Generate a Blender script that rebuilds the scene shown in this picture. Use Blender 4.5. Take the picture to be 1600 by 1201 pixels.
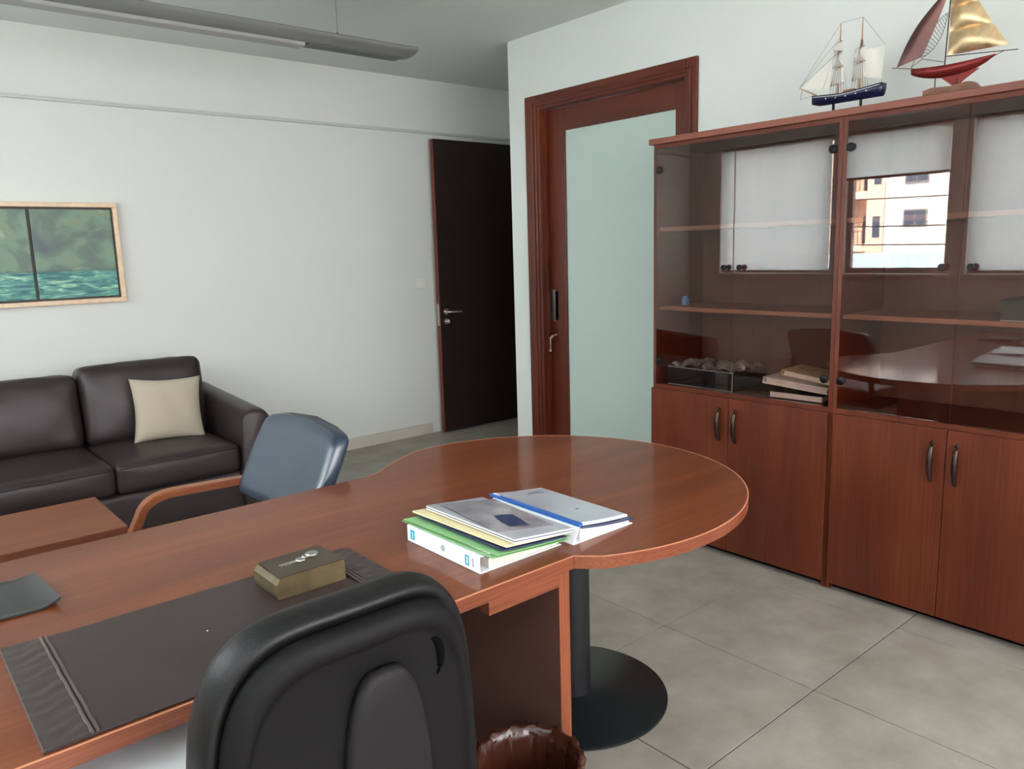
import bpy, bmesh, math, random
from mathutils import Vector, Matrix
random.seed(4)
for o in list(bpy.data.objects): bpy.data.objects.remove(o, do_unlink=True)
SC = bpy.context.scene
COL = SC.collection
PI = math.pi

# ------------------------------------------------------------------ camera
cd = bpy.data.cameras.new('camera'); cam = bpy.data.objects.new('camera', cd); COL.objects.link(cam)
cd.sensor_fit = 'HORIZONTAL'; cd.sensor_width = 36.0; cd.lens = 1220.278/1600*36.0
cd.clip_start = 0.02; cd.clip_end = 300
r_ = Vector((0.759676, -0.649687, -0.028256)); u_ = Vector((0.131515, 0.110938, 0.985087)); w_ = Vector((0.636864, 0.752063, -0.169721))
M = Matrix((( r_.x, u_.x, -w_.x, 0.0), (r_.y, u_.y, -w_.y, 0.0), (r_.z, u_.z, -w_.z, 1.43), (0, 0, 0, 1)))
cam.matrix_world = M
SC.camera = cam
# ------------------------------------------------------------------ world, sun, exposure
SKY = 6.6; SUN = 17.0
wd = bpy.data.worlds.new('sky'); SC.world = wd; wd.use_nodes = True
bg = wd.node_tree.nodes['Background']; bg.inputs[0].default_value = (0.945, 0.885, 0.965, 1); bg.inputs[1].default_value = SKY
sl = bpy.data.lights.new('sun', 'SUN'); sl.energy = SUN; sl.angle = 0.01; sl.color = (1.0, 0.95, 0.87)
so = bpy.data.objects.new('sun', sl); COL.objects.link(so); so.rotation_euler = (0.45, math.radians(48), 0); so.location = (6, -3, 20)
SC.view_settings.view_transform = 'Standard'; SC.view_settings.look = 'None'
SC.view_settings.gamma = 1.0; SC.view_settings.use_curve_mapping = False
SC.view_settings.exposure = 1.38
try:
    SC.cycles.use_denoising = True
    SC.cycles.max_bounces = 12; SC.cycles.diffuse_bounces = 8; SC.cycles.glossy_bounces = 6
    SC.cycles.transparent_max_bounces = 16; SC.cycles.transmission_bounces = 8
    SC.cycles.sample_clamp_indirect = 12
except Exception: pass

# daylight portals: they only guide the sampling of the sky through the window openings
def portal(loc, rot, sx, sy):
    l = bpy.data.lights.new('window_portal', 'AREA'); l.shape = 'RECTANGLE'; l.size = sx; l.size_y = sy; l.cycles.is_portal = True
    o = bpy.data.objects.new('window_portal', l); COL.objects.link(o); o.location = loc; o.rotation_euler = rot
for a, b in ((3.56, 4.72), (2.58, 3.46), (1.28, 2.43), (-0.1, 1.12), (-1.45, -0.28)):
    portal((-0.85-0.19, (a+b)/2, 1.75), (0, -PI/2, 0), 1.22, b-a)
for a, b in ((-0.35, 1.25), (1.45, 3.05)):  # openings of the two added front windows
    portal(((a+b)/2, -1.6-0.19, 1.655), (PI/2, 0, 0), b-a, 1.41)
# ------------------------------------------------------------------ materials
def S(c):  # sRGB 0-255 -> linear
    out = []
    for v in c:
        v /= 255.0
        out.append(v/12.92 if v <= 0.04045 else ((v+0.055)/1.055)**2.4)
    return (out[0], out[1], out[2], 1.0)
def mat(name, col, rough=0.5, metal=0.0, bump=0.0, bscale=200, var=0.0, vscale=3.0, spec=0.5, coat=0.0, coatr=0.1, trans=0.0, sheen=0.0):
    m = bpy.data.materials.new(name); m.use_nodes = True; nt = m.node_tree; b = nt.nodes['Principled BSDF']
    c = S(col); b.inputs['Base Color'].default_value = c
    b.inputs['Roughness'].default_value = rough; b.inputs['Metallic'].default_value = metal
    b.inputs['Specular IOR Level'].default_value = spec
    b.inputs['Coat Weight'].default_value = coat; b.inputs['Coat Roughness'].default_value = coatr
    b.inputs['Transmission Weight'].default_value = trans
    b.inputs['Sheen Weight'].default_value = sheen
    tc = nt.nodes.new('ShaderNodeTexCoord')
    if var > 0:
        n = nt.nodes.new('ShaderNodeTexNoise'); n.inputs['Scale'].default_value = vscale; n.inputs['Detail'].default_value = 6
        nt.links.new(tc.outputs['Object'], n.inputs['Vector'])
        r = nt.nodes.new('ShaderNodeValToRGB')
        r.color_ramp.elements[0].position = 0.3; r.color_ramp.elements[1].position = 0.7
        r.color_ramp.elements[0].color = tuple(x*(1-var) for x in c[:3])+(1,)
        r.color_ramp.elements[1].color = tuple(min(1, x*(1+var)) for x in c[:3])+(1,)
        nt.links.new(n.outputs['Fac'], r.inputs['Fac']); nt.links.new(r.outputs['Color'], b.inputs['Base Color'])
    if bump > 0:
        n2 = nt.nodes.new('ShaderNodeTexNoise'); n2.inputs['Scale'].default_value = bscale; n2.inputs['Detail'].default_value = 4
        nt.links.new(tc.outputs['Object'], n2.inputs['Vector'])
        bp = nt.nodes.new('ShaderNodeBump'); bp.inputs['Strength'].default_value = bump; bp.inputs['Distance'].default_value = 0.002
        nt.links.new(n2.outputs['Fac'], bp.inputs['Height']); nt.links.new(bp.outputs['Normal'], b.inputs['Normal'])
    return m
def wood(name, dark, mid, light, axis='x', rough=0.35, coat=0.0, scale=1.0, coatr=0.12, spec=0.5, fine=0.35, p0=0.28, p1=0.72):
    m = bpy.data.materials.new(name); m.use_nodes = True; nt = m.node_tree; b = nt.nodes['Principled BSDF']
    N = nt.nodes.new; L = nt.links.new
    tc = N('ShaderNodeTexCoord')
    a = {'x': 0, 'y': 1, 'z': 2}[axis]
    def noise(cross, along, sc, det, dist):
        mp = N('ShaderNodeMapping'); v = [cross*scale]*3; v[a] = along*scale; mp.inputs['Scale'].default_value = v
        L(tc.outputs['Object'], mp.inputs['Vector'])
        n = N('ShaderNodeTexNoise'); n.inputs['Scale'].default_value = sc; n.inputs['Detail'].default_value = det
        n.inputs['Distortion'].default_value = dist
        L(mp.outputs[0], n.inputs['Vector']); return n
    n1 = noise(5.5, 0.7, 1.0, 5, 0.8); n2 = noise(120, 3.0, 1.0, 3, 0.0)
    mx = N('ShaderNodeMix'); mx.data_type = 'FLOAT'; mx.inputs[0].default_value = fine
    L(n1.outputs['Fac'], mx.inputs[2]); L(n2.outputs['Fac'], mx.inputs[3])
    r = N('ShaderNodeValToRGB'); e = r.color_ramp.elements
    e[0].position = p0; e[0].color = S(dark); e[1].position = p1; e[1].color = S(light)
    k = e.new(0.5); k.color = S(mid)
    L(mx.outputs[0], r.inputs['Fac']); L(r.outputs['Color'], b.inputs['Base Color'])
    b.inputs['Roughness'].default_value = rough; b.inputs['Specular IOR Level'].default_value = spec
    b.inputs['Coat Weight'].default_value = coat; b.inputs['Coat Roughness'].default_value = coatr
    bp = N('ShaderNodeBump'); bp.inputs['Strength'].default_value = 0.04; bp.inputs['Distance'].default_value = 0.001
    L(n2.outputs['Fac'], bp.inputs['Height']); L(bp.outputs['Normal'], b.inputs['Normal'])
    return m
WD, WM, WL = (92, 44, 28), (122, 60, 39), (142, 76, 50)
M_desk = wood('desk_laminate', (84, 39, 19), (108, 54, 29), (130, 72, 41), 'x', 0.42, coat=0.45, coatr=0.09, spec=0.12)
M_edge = wood('edge_banding', (90, 41, 21), (115, 58, 34), (135, 75, 46), 'x', 0.35, scale=2, fine=0.7)
M_lip = mat('pale_edge_lip', (196, 132, 102), 0.35)  # lip is paler than the edge bands below it
M_edgez = wood('edge_banding_vertical', (92, 42, 22), (120, 62, 36), (138, 77, 47), 'z', 0.35, scale=2, fine=0.6)
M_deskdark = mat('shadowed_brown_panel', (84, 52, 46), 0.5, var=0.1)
M_cab = wood('cabinet_laminate', (72, 29, 14), (90, 39, 21), (110, 53, 31), 'z', 0.40, spec=0.32)
M_cabin = wood('cabinet_inside', (84, 50, 40), (104, 64, 52), (122, 78, 64), 'z', 0.5)
M_cabtop = wood('cabinet_top_laminate', (96, 48, 34), (120, 64, 47), (140, 78, 58), 'y', 0.4)
M_shelf = wood('shelf_laminate', (124, 80, 62), (148, 100, 78), (162, 116, 92), 'y', 0.45)
M_door = wood('varnished_door_wood', (66, 26, 14), (90, 37, 20), (108, 48, 27), 'z', 0.3, spec=0.5)
M_doorh = wood('varnished_rail_wood', (64, 26, 15), (88, 37, 22), (104, 47, 28), 'y', 0.3, spec=0.5)
M_leaf = wood('dark_door_wood', (24, 11, 10), (32, 15, 12), (40, 20, 16), 'z', 0.45)
M_leafedge = wood('door_edge_wood', (90, 36, 24), (110, 46, 32), (120, 54, 38), 'z', 0.4)
M_table = wood('coffee_table_wood', (96, 49, 29), (122, 69, 44), (140, 84, 57), 'x', 0.42)
M_ply = wood('bent_beech', (112, 58, 30), (140, 78, 46), (160, 98, 62), 'x', 0.35, scale=1.5)
M_wall = mat('wall_paint', (213, 214, 208), 0.85, bump=0.12, bscale=60)
M_wall2 = mat('wall_paint_door_side', (214, 218, 214), 0.85, bump=0.12, bscale=60)
M_ceil = mat('ceiling_paint', (206, 209, 206), 0.9)
M_trim = mat('conduit_plastic', (190, 192, 188), 0.6)
M_base = mat('stone_skirting', (196, 190, 178), 0.5, var=0.06)
M_grout = mat('grout', (46, 42, 38), 0.9)
M_leather = mat('dark_brown_leather', (46, 36, 36), 0.42, bump=0.35, bscale=260, var=0.12, vscale=5)
M_blue = mat('blue_black_leather', (36, 51, 70), 0.3, bump=0.12, bscale=120, spec=0.8, coat=0.2, coatr=0.2)
M_black = mat('black_leather', (14, 14, 15), 0.42, bump=0.25, bscale=350, spec=0.3)
M_plastic = mat('dark_grey_plastic', (14, 13, 14), 0.6, bump=0.15, bscale=600, spec=0.16)
M_plastic2 = mat('grey_plastic_cover', (26, 24, 26), 0.55, bump=0.1, bscale=600, spec=0.18)
M_slot = mat('recess_black', (6, 6, 7), 0.9, spec=0.05)
M_metalblack = mat('black_powder_coat', (24, 25, 28), 0.4, bump=0.2, bscale=700)
M_disc = mat('black_base_paint', (20, 26, 28), 0.3, bump=0.1, bscale=700)
M_chrome = mat('brushed_steel', (190, 188, 184), 0.28, metal=1.0)
M_nickel = mat('satin_nickel', (214, 200, 186), 0.3, metal=1.0)
M_bronze = mat('dark_bronze', (62, 50, 44), 0.32, metal=0.8)
M_knob = mat('knob_black', (10, 10, 11), 0.4, spec=0.25)
M_pad = mat('brown_desk_pad_leather', (50, 36, 36), 0.4, bump=0.2, bscale=400)
M_padside = mat('brown_creased_leather', (56, 45, 44), 0.4, bump=0.8, bscale=40)
M_piping = mat('brown_piping', (84, 68, 66), 0.3, spec=0.8)
M_tray = mat('black_leather_tray', (28, 30, 33), 0.3, bump=0.1, bscale=300)
M_brass = mat('aged_brass', (88, 74, 48), 0.5, metal=0.35, var=0.35, vscale=20)
M_brasstop = mat('olive_leatherette', (64, 54, 42), 0.5, var=0.12, vscale=15)
M_white = mat('white_card', (236, 238, 242), 0.45)
M_paper = mat('paper', (226, 224, 222), 0.7)
M_paperedge = mat('paper_edges', (206, 198, 186), 0.8, bump=0.6, bscale=500)
M_cream = mat('cream_card', (226, 214, 168), 0.6)
M_green = mat('green_card', (136, 186, 128), 0.5, var=0.08, vscale=12)
M_teal = mat('teal_print', (40, 168, 196), 0.5)
M_greyprint = mat('grey_print', (176, 180, 184), 0.5)
M_blueprint = mat('blue_plastic_edge', (44, 96, 172), 0.3)
M_navy = mat('navy_card', (34, 44, 84), 0.4)
M_docgrey = mat('grey_cover_sheet', (172, 174, 182), 0.25, coat=0.4, var=0.05, vscale=10)
M_sleeve = mat('clear_sleeve_over_print', (150, 146, 152), 0.18, coat=0.6, var=0.25, vscale=18)
M_pillow = mat('beige_linen', (172, 160, 140), 0.9, bump=0.5, bscale=500, sheen=0.2)
M_bag = mat('brown_plastic_bag', (58, 28, 17), 0.24, spec=0.6, bump=1.0, bscale=45)
M_binp = mat('brown_bin_plastic', (60, 34, 26), 0.4)
M_fix = mat('grey_painted_aluminium', (122, 122, 120), 0.5)
M_fixd = mat('grey_louvre', (86, 88, 87), 0.55)
M_diff = mat('opal_diffuser', (150, 148, 146), 0.5)
M_gold = mat('pale_gold_frame', (222, 194, 162), 0.5, var=0.10, vscale=30)
M_dkframe = mat('dark_inner_frame', (50, 38, 34), 0.5)
M_switch = mat('switch_plastic', (222, 222, 214), 0.4)
M_hull = mat('navy_hull_paint', (16, 22, 52), 0.3)
M_hullw = mat('white_hull_line', (200, 204, 212), 0.5)
M_deckw = mat('ship_deck_wood', (140, 84, 52), 0.6)
M_mast = mat('ship_mast_wood', (170, 112, 78), 0.6)
M_sail = mat('ship_sail_cloth', (212, 208, 200), 0.9)
M_rope = mat('rigging_thread', (96, 86, 76), 0.8)
M_redm = mat('red_enamel_metal', (122, 40, 38), 0.3, metal=0.5, var=0.2, vscale=20)
M_brownm = mat('brown_enamel_metal', (96, 62, 58), 0.35, metal=0.5, var=0.15, vscale=20)
M_copper = mat('copper_gold_sheet', (222, 192, 150), 0.36, metal=0.85, var=0.35, vscale=16, bump=0.4, bscale=30)
M_wire = mat('dark_wire', (54, 44, 38), 0.4, metal=0.7)
M_shipbase = mat('ship_plinth_wood', (112, 72, 50), 0.5, var=0.3, vscale=30)
M_boxblk = mat('black_box_board', (32, 34, 38), 0.35)
M_film = mat('crumpled_clear_film', (150, 150, 150), 0.12, coat=0.8, bump=1.0, bscale=40)
M_bluething = mat('blue_plastic', (60, 120, 190), 0.4)
M_winframe = mat('window_frame_aluminium', (150, 146, 142), 0.5)
M_bcream = mat('facade_cream', (236, 214, 196), 0.9)
M_bwhite = mat('facade_white', (232, 232, 230), 0.9)
M_broof = mat('metal_roof_pale_blue', (170, 196, 216), 0.6)
M_bglass = mat('far_window_glass', (70, 86, 104), 0.2)
M_brail = mat('balcony_rail', (120, 100, 90), 0.6)
M_ground = mat('street_asphalt', (120, 118, 114), 0.9)
M_cable = mat('cable_black', (30, 30, 30), 0.6)
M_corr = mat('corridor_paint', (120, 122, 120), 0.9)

def thin_glass(name, tint, boost=1.0, rough=0.0, ior=1.5):
    m = bpy.data.materials.new(name); m.use_nodes = True; nt = m.node_tree
    for n in list(nt.nodes): nt.nodes.remove(n)
    N = nt.nodes.new; L = nt.links.new
    t = N('ShaderNodeBsdfTransparent'); t.inputs[0].default_value = S(tint)
    g = N('ShaderNodeBsdfGlossy'); g.inputs['Roughness'].default_value = rough; g.inputs[0].default_value = (boost, boost, boost, 1)
    f = N('ShaderNodeFresnel'); ge = N('ShaderNodeNewGeometry')
    io = N('ShaderNodeMapRange'); io.inputs[3].default_value = ior; io.inputs[4].default_value = 1.0/ior
    L(ge.outputs['Backfacing'], io.inputs[0]); L(io.outputs[0], f.inputs[0])   # thin pane: same reflectance at both faces
    mx = N('ShaderNodeMixShader'); o = N('ShaderNodeOutputMaterial')
    L(f.outputs[0], mx.inputs[0]); L(t.outputs[0], mx.inputs[1]); L(g.outputs[0], mx.inputs[2]); L(mx.outputs[0], o.inputs[0])
    return m
M_smoke = thin_glass('smoked_bronze_glass', (234, 225, 221), 1.0, 0.0, 1.62)
M_pane = thin_glass('clear_window_glass', (250, 252, 250))
def frosted():
    m = bpy.data.materials.new('frosted_glass'); m.use_nodes = True; nt = m.node_tree; b = nt.nodes['Principled BSDF']
    b.inputs['Base Color'].default_value = S((182, 198, 191)); b.inputs['Roughness'].default_value = 0.45
    b.inputs['Specular IOR Level'].default_value = 0.3
    return m
M_frost = frosted()
def blindmat():
    m = bpy.data.materials.new('blind_fabric'); m.use_nodes = True; nt = m.node_tree
    for n in list(nt.nodes): nt.nodes.remove(n)
    N = nt.nodes.new; L = nt.links.new
    d = N('ShaderNodeBsdfDiffuse'); d.inputs[0].default_value = S((225, 226, 222))
    t = N('ShaderNodeBsdfTranslucent'); t.inputs[0].default_value = S((232, 241, 241))
    mx = N('ShaderNodeMixShader'); mx.inputs[0].default_value = 0.9; o = N('ShaderNodeOutputMaterial')
    L(d.outputs[0], mx.inputs[1]); L(t.outputs[0], mx.inputs[2]); L(mx.outputs[0], o.inputs[0])
    return m
M_blind = blindmat()
def tilemat():
    m = bpy.data.materials.new('stone_tile'); m.use_nodes = True; nt = m.node_tree; b = nt.nodes['Principled BSDF']
    N = nt.nodes.new; L = nt.links.new
    g = N('ShaderNodeNewGeometry')
    n = N('ShaderNodeTexNoise'); n.inputs['Scale'].default_value = 5; n.inputs['Detail'].default_value = 8; n.inputs['Roughness'].default_value = 0.62
    L(g.outputs['Position'], n.inputs['Vector'])
    r = N('ShaderNodeValToRGB'); e = r.color_ramp.elements
    e[0].position = 0.3; e[0].color = S((134, 128, 118)); e[1].position = 0.72; e[1].color = S((162, 157, 147))
    oi = N('ShaderNodeObjectInfo'); hs = N('ShaderNodeHueSaturation')
    mr = N('ShaderNodeMapRange'); mr.inputs[3].default_value = 0.96; mr.inputs[4].default_value = 1.04
    L(oi.outputs['Random'], mr.inputs[0]); L(mr.outputs[0], hs.inputs['Value'])
    L(n.outputs['Fac'], r.inputs['Fac']); L(r.outputs['Color'], hs.inputs['Color']); L(hs.outputs[0], b.inputs['Base Color'])
    b.inputs['Roughness'].default_value = 0.42; b.inputs['Specular IOR Level'].default_value = 0.4
    return m
M_tile = tilemat()
def painting(seed, hor):
    m = bpy.data.materials.new('seascape_paint'); m.use_nodes = True; nt = m.node_tree; b = nt.nodes['Principled BSDF']
    N = nt.nodes.new; L = nt.links.new
    tc = N('ShaderNodeTexCoord'); sp = N('ShaderNodeSeparateXYZ'); L(tc.outputs['Generated'], sp.inputs[0])
    # sky
    mp = N('ShaderNodeMapping'); mp.inputs['Scale'].default_value = (1.6, 1, 2.6); mp.inputs['Location'].default_value = (seed, 0, seed)
    L(tc.outputs['Generated'], mp.inputs[0])
    n = N('ShaderNodeTexNoise'); n.inputs['Scale'].default_value = 1.3; n.inputs['Detail'].default_value = 3; n.inputs['Distortion'].default_value = 0.35
    L(mp.outputs[0], n.inputs[0])
    r = N('ShaderNodeValToRGB'); e = r.color_ramp.elements
    e[0].position = 0.30; e[0].color = S((86, 96, 100)); e[1].position = 0.74; e[1].color = S((140, 170, 152))
    k = e.new(0.44); k.color = S((98, 116, 102)); k = e.new(0.53); k.color = S((112, 138, 118)); k = e.new(0.62); k.color = S((122, 134, 104))
    L(n.outputs['Fac'], r.inputs[0])
    # darker to the right side top
    # sea
    mp2 = N('ShaderNodeMapping'); mp2.inputs['Scale'].default_value = (2.2, 1, 13); mp2.inputs['Location'].default_value = (seed*2, 0, 0)
    mp2.inputs['Rotation'].default_value = (0, -0.12, 0)
    L(tc.outputs['Generated'], mp2.inputs[0])
    n2 = N('ShaderNodeTexNoise'); n2.inputs['Scale'].default_value = 1.6; n2.inputs['Detail'].default_value = 5; n2.inputs['Distortion'].default_value = 1.2
    L(mp2.outputs[0], n2.inputs[0])
    r2 = N('ShaderNodeValToRGB'); e = r2.color_ramp.elements
    e[0].position = 0.34; e[0].color = S((42, 92, 98)); e[1].position = 0.70; e[1].color = S((176, 208, 180))
    k = e.new(0.48); k.color = S((70, 132, 126)); k = e.new(0.57); k.color = S((104, 160, 140))
    L(n2.outputs['Fac'], r2.inputs[0])
    # horizon mask with wobble
    w = N('ShaderNodeMath'); w.operation = 'LESS_THAN'; w.inputs[1].default_value = hor; L(sp.outputs[2], w.inputs[0])
    mx = N('ShaderNodeMix'); mx.data_type = 'RGBA'
    L(w.outputs[0], mx.inputs[0]); L(r.outputs[0], mx.inputs[6]); L(r2.outputs[0], mx.inputs[7])
    # dark land strip just above the horizon
    mp3 = N('ShaderNodeMapping'); mp3.inputs['Scale'].default_value = (5, 0, 0); L(tc.outputs['Generated'], mp3.inputs[0])
    n3 = N('ShaderNodeTexNoise'); n3.inputs['Scale'].default_value = 1; L(mp3.outputs[0], n3.inputs[0])
    h = N('ShaderNodeMath'); h.operation = 'MULTIPLY_ADD'; h.inputs[1].default_value = 0.09; h.inputs[2].default_value = hor-0.025; L(n3.outputs['Fac'], h.inputs[0])
    lt = N('ShaderNodeMath'); lt.operation = 'LESS_THAN'; L(sp.outputs[2], lt.inputs[0]); L(h.outputs[0], lt.inputs[1])
    sub = N('ShaderNodeMath'); sub.operation = 'SUBTRACT'; sub.use_clamp = True; L(lt.outputs[0], sub.inputs[0]); L(w.outputs[0], sub.inputs[1])
    mm = N('ShaderNodeMath'); mm.operation = 'MULTIPLY'; mm.inputs[1].default_value = 0.6; L(sub.outputs[0], mm.inputs[0])
    mx2 = N('ShaderNodeMix'); mx2.data_type = 'RGBA'; L(mm.outputs[0], mx2.inputs[0]); L(mx.outputs[2], mx2.inputs[6]); mx2.inputs[7].default_value = S((70, 96, 92))
    L(mx2.outputs[2], b.inputs['Base Color']); b.inputs['Roughness'].default_value = 0.5
    return m

# ------------------------------------------------------------------ mesh helpers
def newbm(): return bmesh.new()
def box(bm, x0, x1, y0, y1, z0, z1, bev=0.0, seg=2):
    vs = [bm.verts.new((x, y, z)) for x in (x0, x1) for y in (y0, y1) for z in (z0, z1)]
    fs = [bm.faces.new([vs[i] for i in q]) for q in ((0,1,3,2),(4,6,7,5),(0,4,5,1),(2,3,7,6),(0,2,6,4),(1,5,7,3))]
    if bev > 0:
        es = set(e for f in fs for e in f.edges)
        bmesh.ops.bevel(bm, geom=list(es), offset=bev, segments=seg, affect='EDGES', profile=0.5)
    return bm
def B(x0, x1, y0, y1, z0, z1, bev=0.0, seg=2):
    return box(newbm(), x0, x1, y0, y1, z0, z1, bev, seg)
def xform(bm, mtx, verts=None):
    bmesh.ops.transform(bm, matrix=mtx, verts=verts or bm.verts); return bm
def tube(bm, pts, r, n=8, cap=True, flat=None):
    pts = [Vector(p) for p in pts]; rings = []
    rr = r if isinstance(r, (list, tuple)) else [r]*len(pts)
    for i, p in enumerate(pts):
        t = (pts[min(i+1, len(pts)-1)] - pts[max(i-1, 0)]).normalized()
        a = Vector((0, 0, 1)) if abs(t.z) < 0.9 else Vector((1, 0, 0))
        s = t.cross(a).normalized(); q = s.cross(t)
        rings.append([bm.verts.new(p + (s*math.cos(2*PI*k/n) + q*math.sin(2*PI*k/n))*rr[i]) for k in range(n)])
    for i in range(len(rings)-1):
        for k in range(n):
            bm.faces.new((rings[i][k], rings[i][(k+1) % n], rings[i+1][(k+1) % n], rings[i+1][k]))
    if cap:
        bm.faces.new(rings[0][::-1]); bm.faces.new(rings[-1])
    return bm
def lathe(bm, prof, cx=0, cy=0, n=32, cap=True):
    rings = []
    for rad, z in prof:
        rings.append([bm.verts.new((cx+rad*math.cos(2*PI*k/n), cy+rad*math.sin(2*PI*k/n), z)) for k in range(n)])
    for i in range(len(rings)-1):
        for k in range(n):
            bm.faces.new((rings[i][k], rings[i][(k+1) % n], rings[i+1][(k+1) % n], rings[i+1][k]))
    if cap:
        bm.faces.new(rings[0][::-1]); bm.faces.new(rings[-1])
    return bm
def prism(bm, pts, a, b, axis='z'):
    """extrude polygon pts (2D) from a to b along axis"""
    def P(p, t):
        return {'z': (p[0], p[1], t), 'y': (p[0], t, p[1]), 'x': (t, p[0], p[1])}[axis]
    v0 = [bm.verts.new(P(p, a)) for p in pts]; v1 = [bm.verts.new(P(p, b)) for p in pts]
    n = len(pts)
    bm.faces.new(v0); bm.faces.new(v1[::-1])
    for i in range(n): bm.faces.new((v0[i], v1[i], v1[(i+1) % n], v0[(i+1) % n]))
    bmesh.ops.recalc_face_normals(bm, faces=bm.faces)
    return bm
def strip(bm, path, width_vec, thick, closed=False):
    """flat bar following path (3D pts), rectangular section"""
    pts = [Vector(p) for p in path]; wv = Vector(width_vec); rings = []
    for i, p in enumerate(pts):
        t = (pts[min(i+1, len(pts)-1)] - pts[max(i-1, 0)]).normalized()
        n = t.cross(wv.normalized()).normalized()*thick/2
        rings.append([bm.verts.new(p + a*wv/2 + b*n) for a, b in ((-1,-1),(1,-1),(1,1),(-1,1))])
    for i in range(len(rings)-1):
        for k in range(4): bm.faces.new((rings[i][k], rings[i][(k+1) % 4], rings[i+1][(k+1) % 4], rings[i+1][k]))
    bm.faces.new(rings[0][::-1]); bm.faces.new(rings[-1])
    bmesh.ops.recalc_face_normals(bm, faces=bm.faces)
    return bm
def cushion(cx, cy, cz, hx, hy, hz, r, puff=(0, 0, 0), n=14, wob=0.0, seed=0):
    bm = newbm(); bmesh.ops.create_cube(bm, size=2)
    bmesh.ops.subdivide_edges(bm, edges=list(bm.edges), cuts=n, use_grid_fill=True)
    rnd = random.Random(seed); ph = [rnd.uniform(0, 6) for _ in range(6)]
    for v in bm.verts:
        u, w, t = v.co
        # denser towards the edges
        f = lambda a: math.sin(a*PI/2)
        u, w, t = f(u), f(w), f(t)
        p = Vector((u*hx, w*hy, t*hz))
        q = Vector((max(-hx+r, min(hx-r, p.x)), max(-hy+r, min(hy-r, p.y)), max(-hz+r, min(hz-r, p.z))))
        d = p-q
        if d.length > 1e-6: d = d.normalized()*r
        p = q+d
        p.x += (puff[0]*(1-w*w)*(1-t*t))*u
        p.y += (puff[1]*(1-u*u)*(1-t*t))*w
        p.z += (puff[2]*(1-u*u)*(1-w*w))*t
        if wob:
            p.z += wob*math.sin(9*u+ph[0])*math.sin(7*w+ph[1]); p.y += wob*math.sin(8*u+ph[2])*math.sin(6*t+ph[3])
        v.co = p + Vector((cx, cy, cz))
    return bm
def loft(bm, rings, close_ends=True):
    R = [[bm.verts.new(p) for p in ring] for ring in rings]
    n = len(R[0])
    for i in range(len(R)-1):
        for k in range(n): bm.faces.new((R[i][k], R[i][(k+1) % n], R[i+1][(k+1) % n], R[i+1][k]))
    if close_ends: bm.faces.new(R[0][::-1]); bm.faces.new(R[-1])
    bmesh.ops.recalc_face_normals(bm, faces=bm.faces)
    return bm
def sheet(bm, fn, nu, nv, thick):
    """fn(u,v)->Vector ; thin slab with thickness downward in z"""
    T = [[bm.verts.new(fn(i/nu, j/nv)) for j in range(nv+1)] for i in range(nu+1)]
    D = [[bm.verts.new(Vector(fn(i/nu, j/nv)) - Vector(thick)) for j in range(nv+1)] for i in range(nu+1)]
    for i in range(nu):
        for j in range(nv):
            bm.faces.new((T[i][j], T[i+1][j], T[i+1][j+1], T[i][j+1]))
            bm.faces.new((D[i][j], D[i][j+1], D[i+1][j+1], D[i+1][j]))
    for i in range(nu):
        bm.faces.new((T[i][0], D[i][0], D[i+1][0], T[i+1][0])); bm.faces.new((T[i][nv], T[i+1][nv], D[i+1][nv], D[i][nv]))
    for j in range(nv):
        bm.faces.new((T[0][j], T[0][j+1], D[0][j+1], D[0][j])); bm.faces.new((T[nu][j], D[nu][j], D[nu][j+1], T[nu][j+1]))
    bmesh.ops.recalc_face_normals(bm, faces=bm.faces)
    return bm
def wpos(o):
    p = Vector((0, 0, 0))
    while o: p += o.location; o = o.parent
    return p
def obj(name, bm, m, parent=None, smooth=False, world=True, label=None, origin=None):
    """links bm as one mesh; bm in world coordinates (moved into the parent's frame)"""
    me = bpy.data.meshes.new(name)
    loc = Vector((0, 0, 0))
    if parent is not None and world:
        bmesh.ops.translate(bm, verts=bm.verts, vec=-wpos(parent))
    if parent is None and origin is not None:
        loc = Vector(origin); bmesh.ops.translate(bm, verts=bm.verts, vec=-loc)
    bmesh.ops.recalc_face_normals(bm, faces=bm.faces)
    bm.to_mesh(me); bm.free()
    if smooth:
        for p in me.polygons: p.use_smooth = True
        if smooth != 'all':
            try: me.set_sharp_from_angle(angle=math.radians(38))
            except Exception: pass
    me.materials.append(m)
    o = bpy.data.objects.new(name, me); COL.objects.link(o); o.location = loc
    if parent is not None: o.parent = parent
    if label: o['label'] = label
    return o
def tag(o, label, cat, group=None, kind=None):
    o['label'] = label; o['category'] = cat
    if group: o['group'] = group
    if kind: o['kind'] = kind
    return o
def thing(name, label, cat, loc, group=None):
    o = bpy.data.objects.new(name, None); COL.objects.link(o); o.location = loc; o.empty_display_size = 0.1
    return tag(o, label, cat, group)
def struct(name, bm, m, smooth=False, label=None, parent=None):
    o = obj(name, bm, m, parent, smooth)
    if parent is None: o['kind'] = 'structure'
    if label: o['label'] = label
    return o
def struct_root(name, loc, label=None):
    o = bpy.data.objects.new(name, None); COL.objects.link(o); o.location = loc; o['kind'] = 'structure'
    if label: o['label'] = label
    return o

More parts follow.
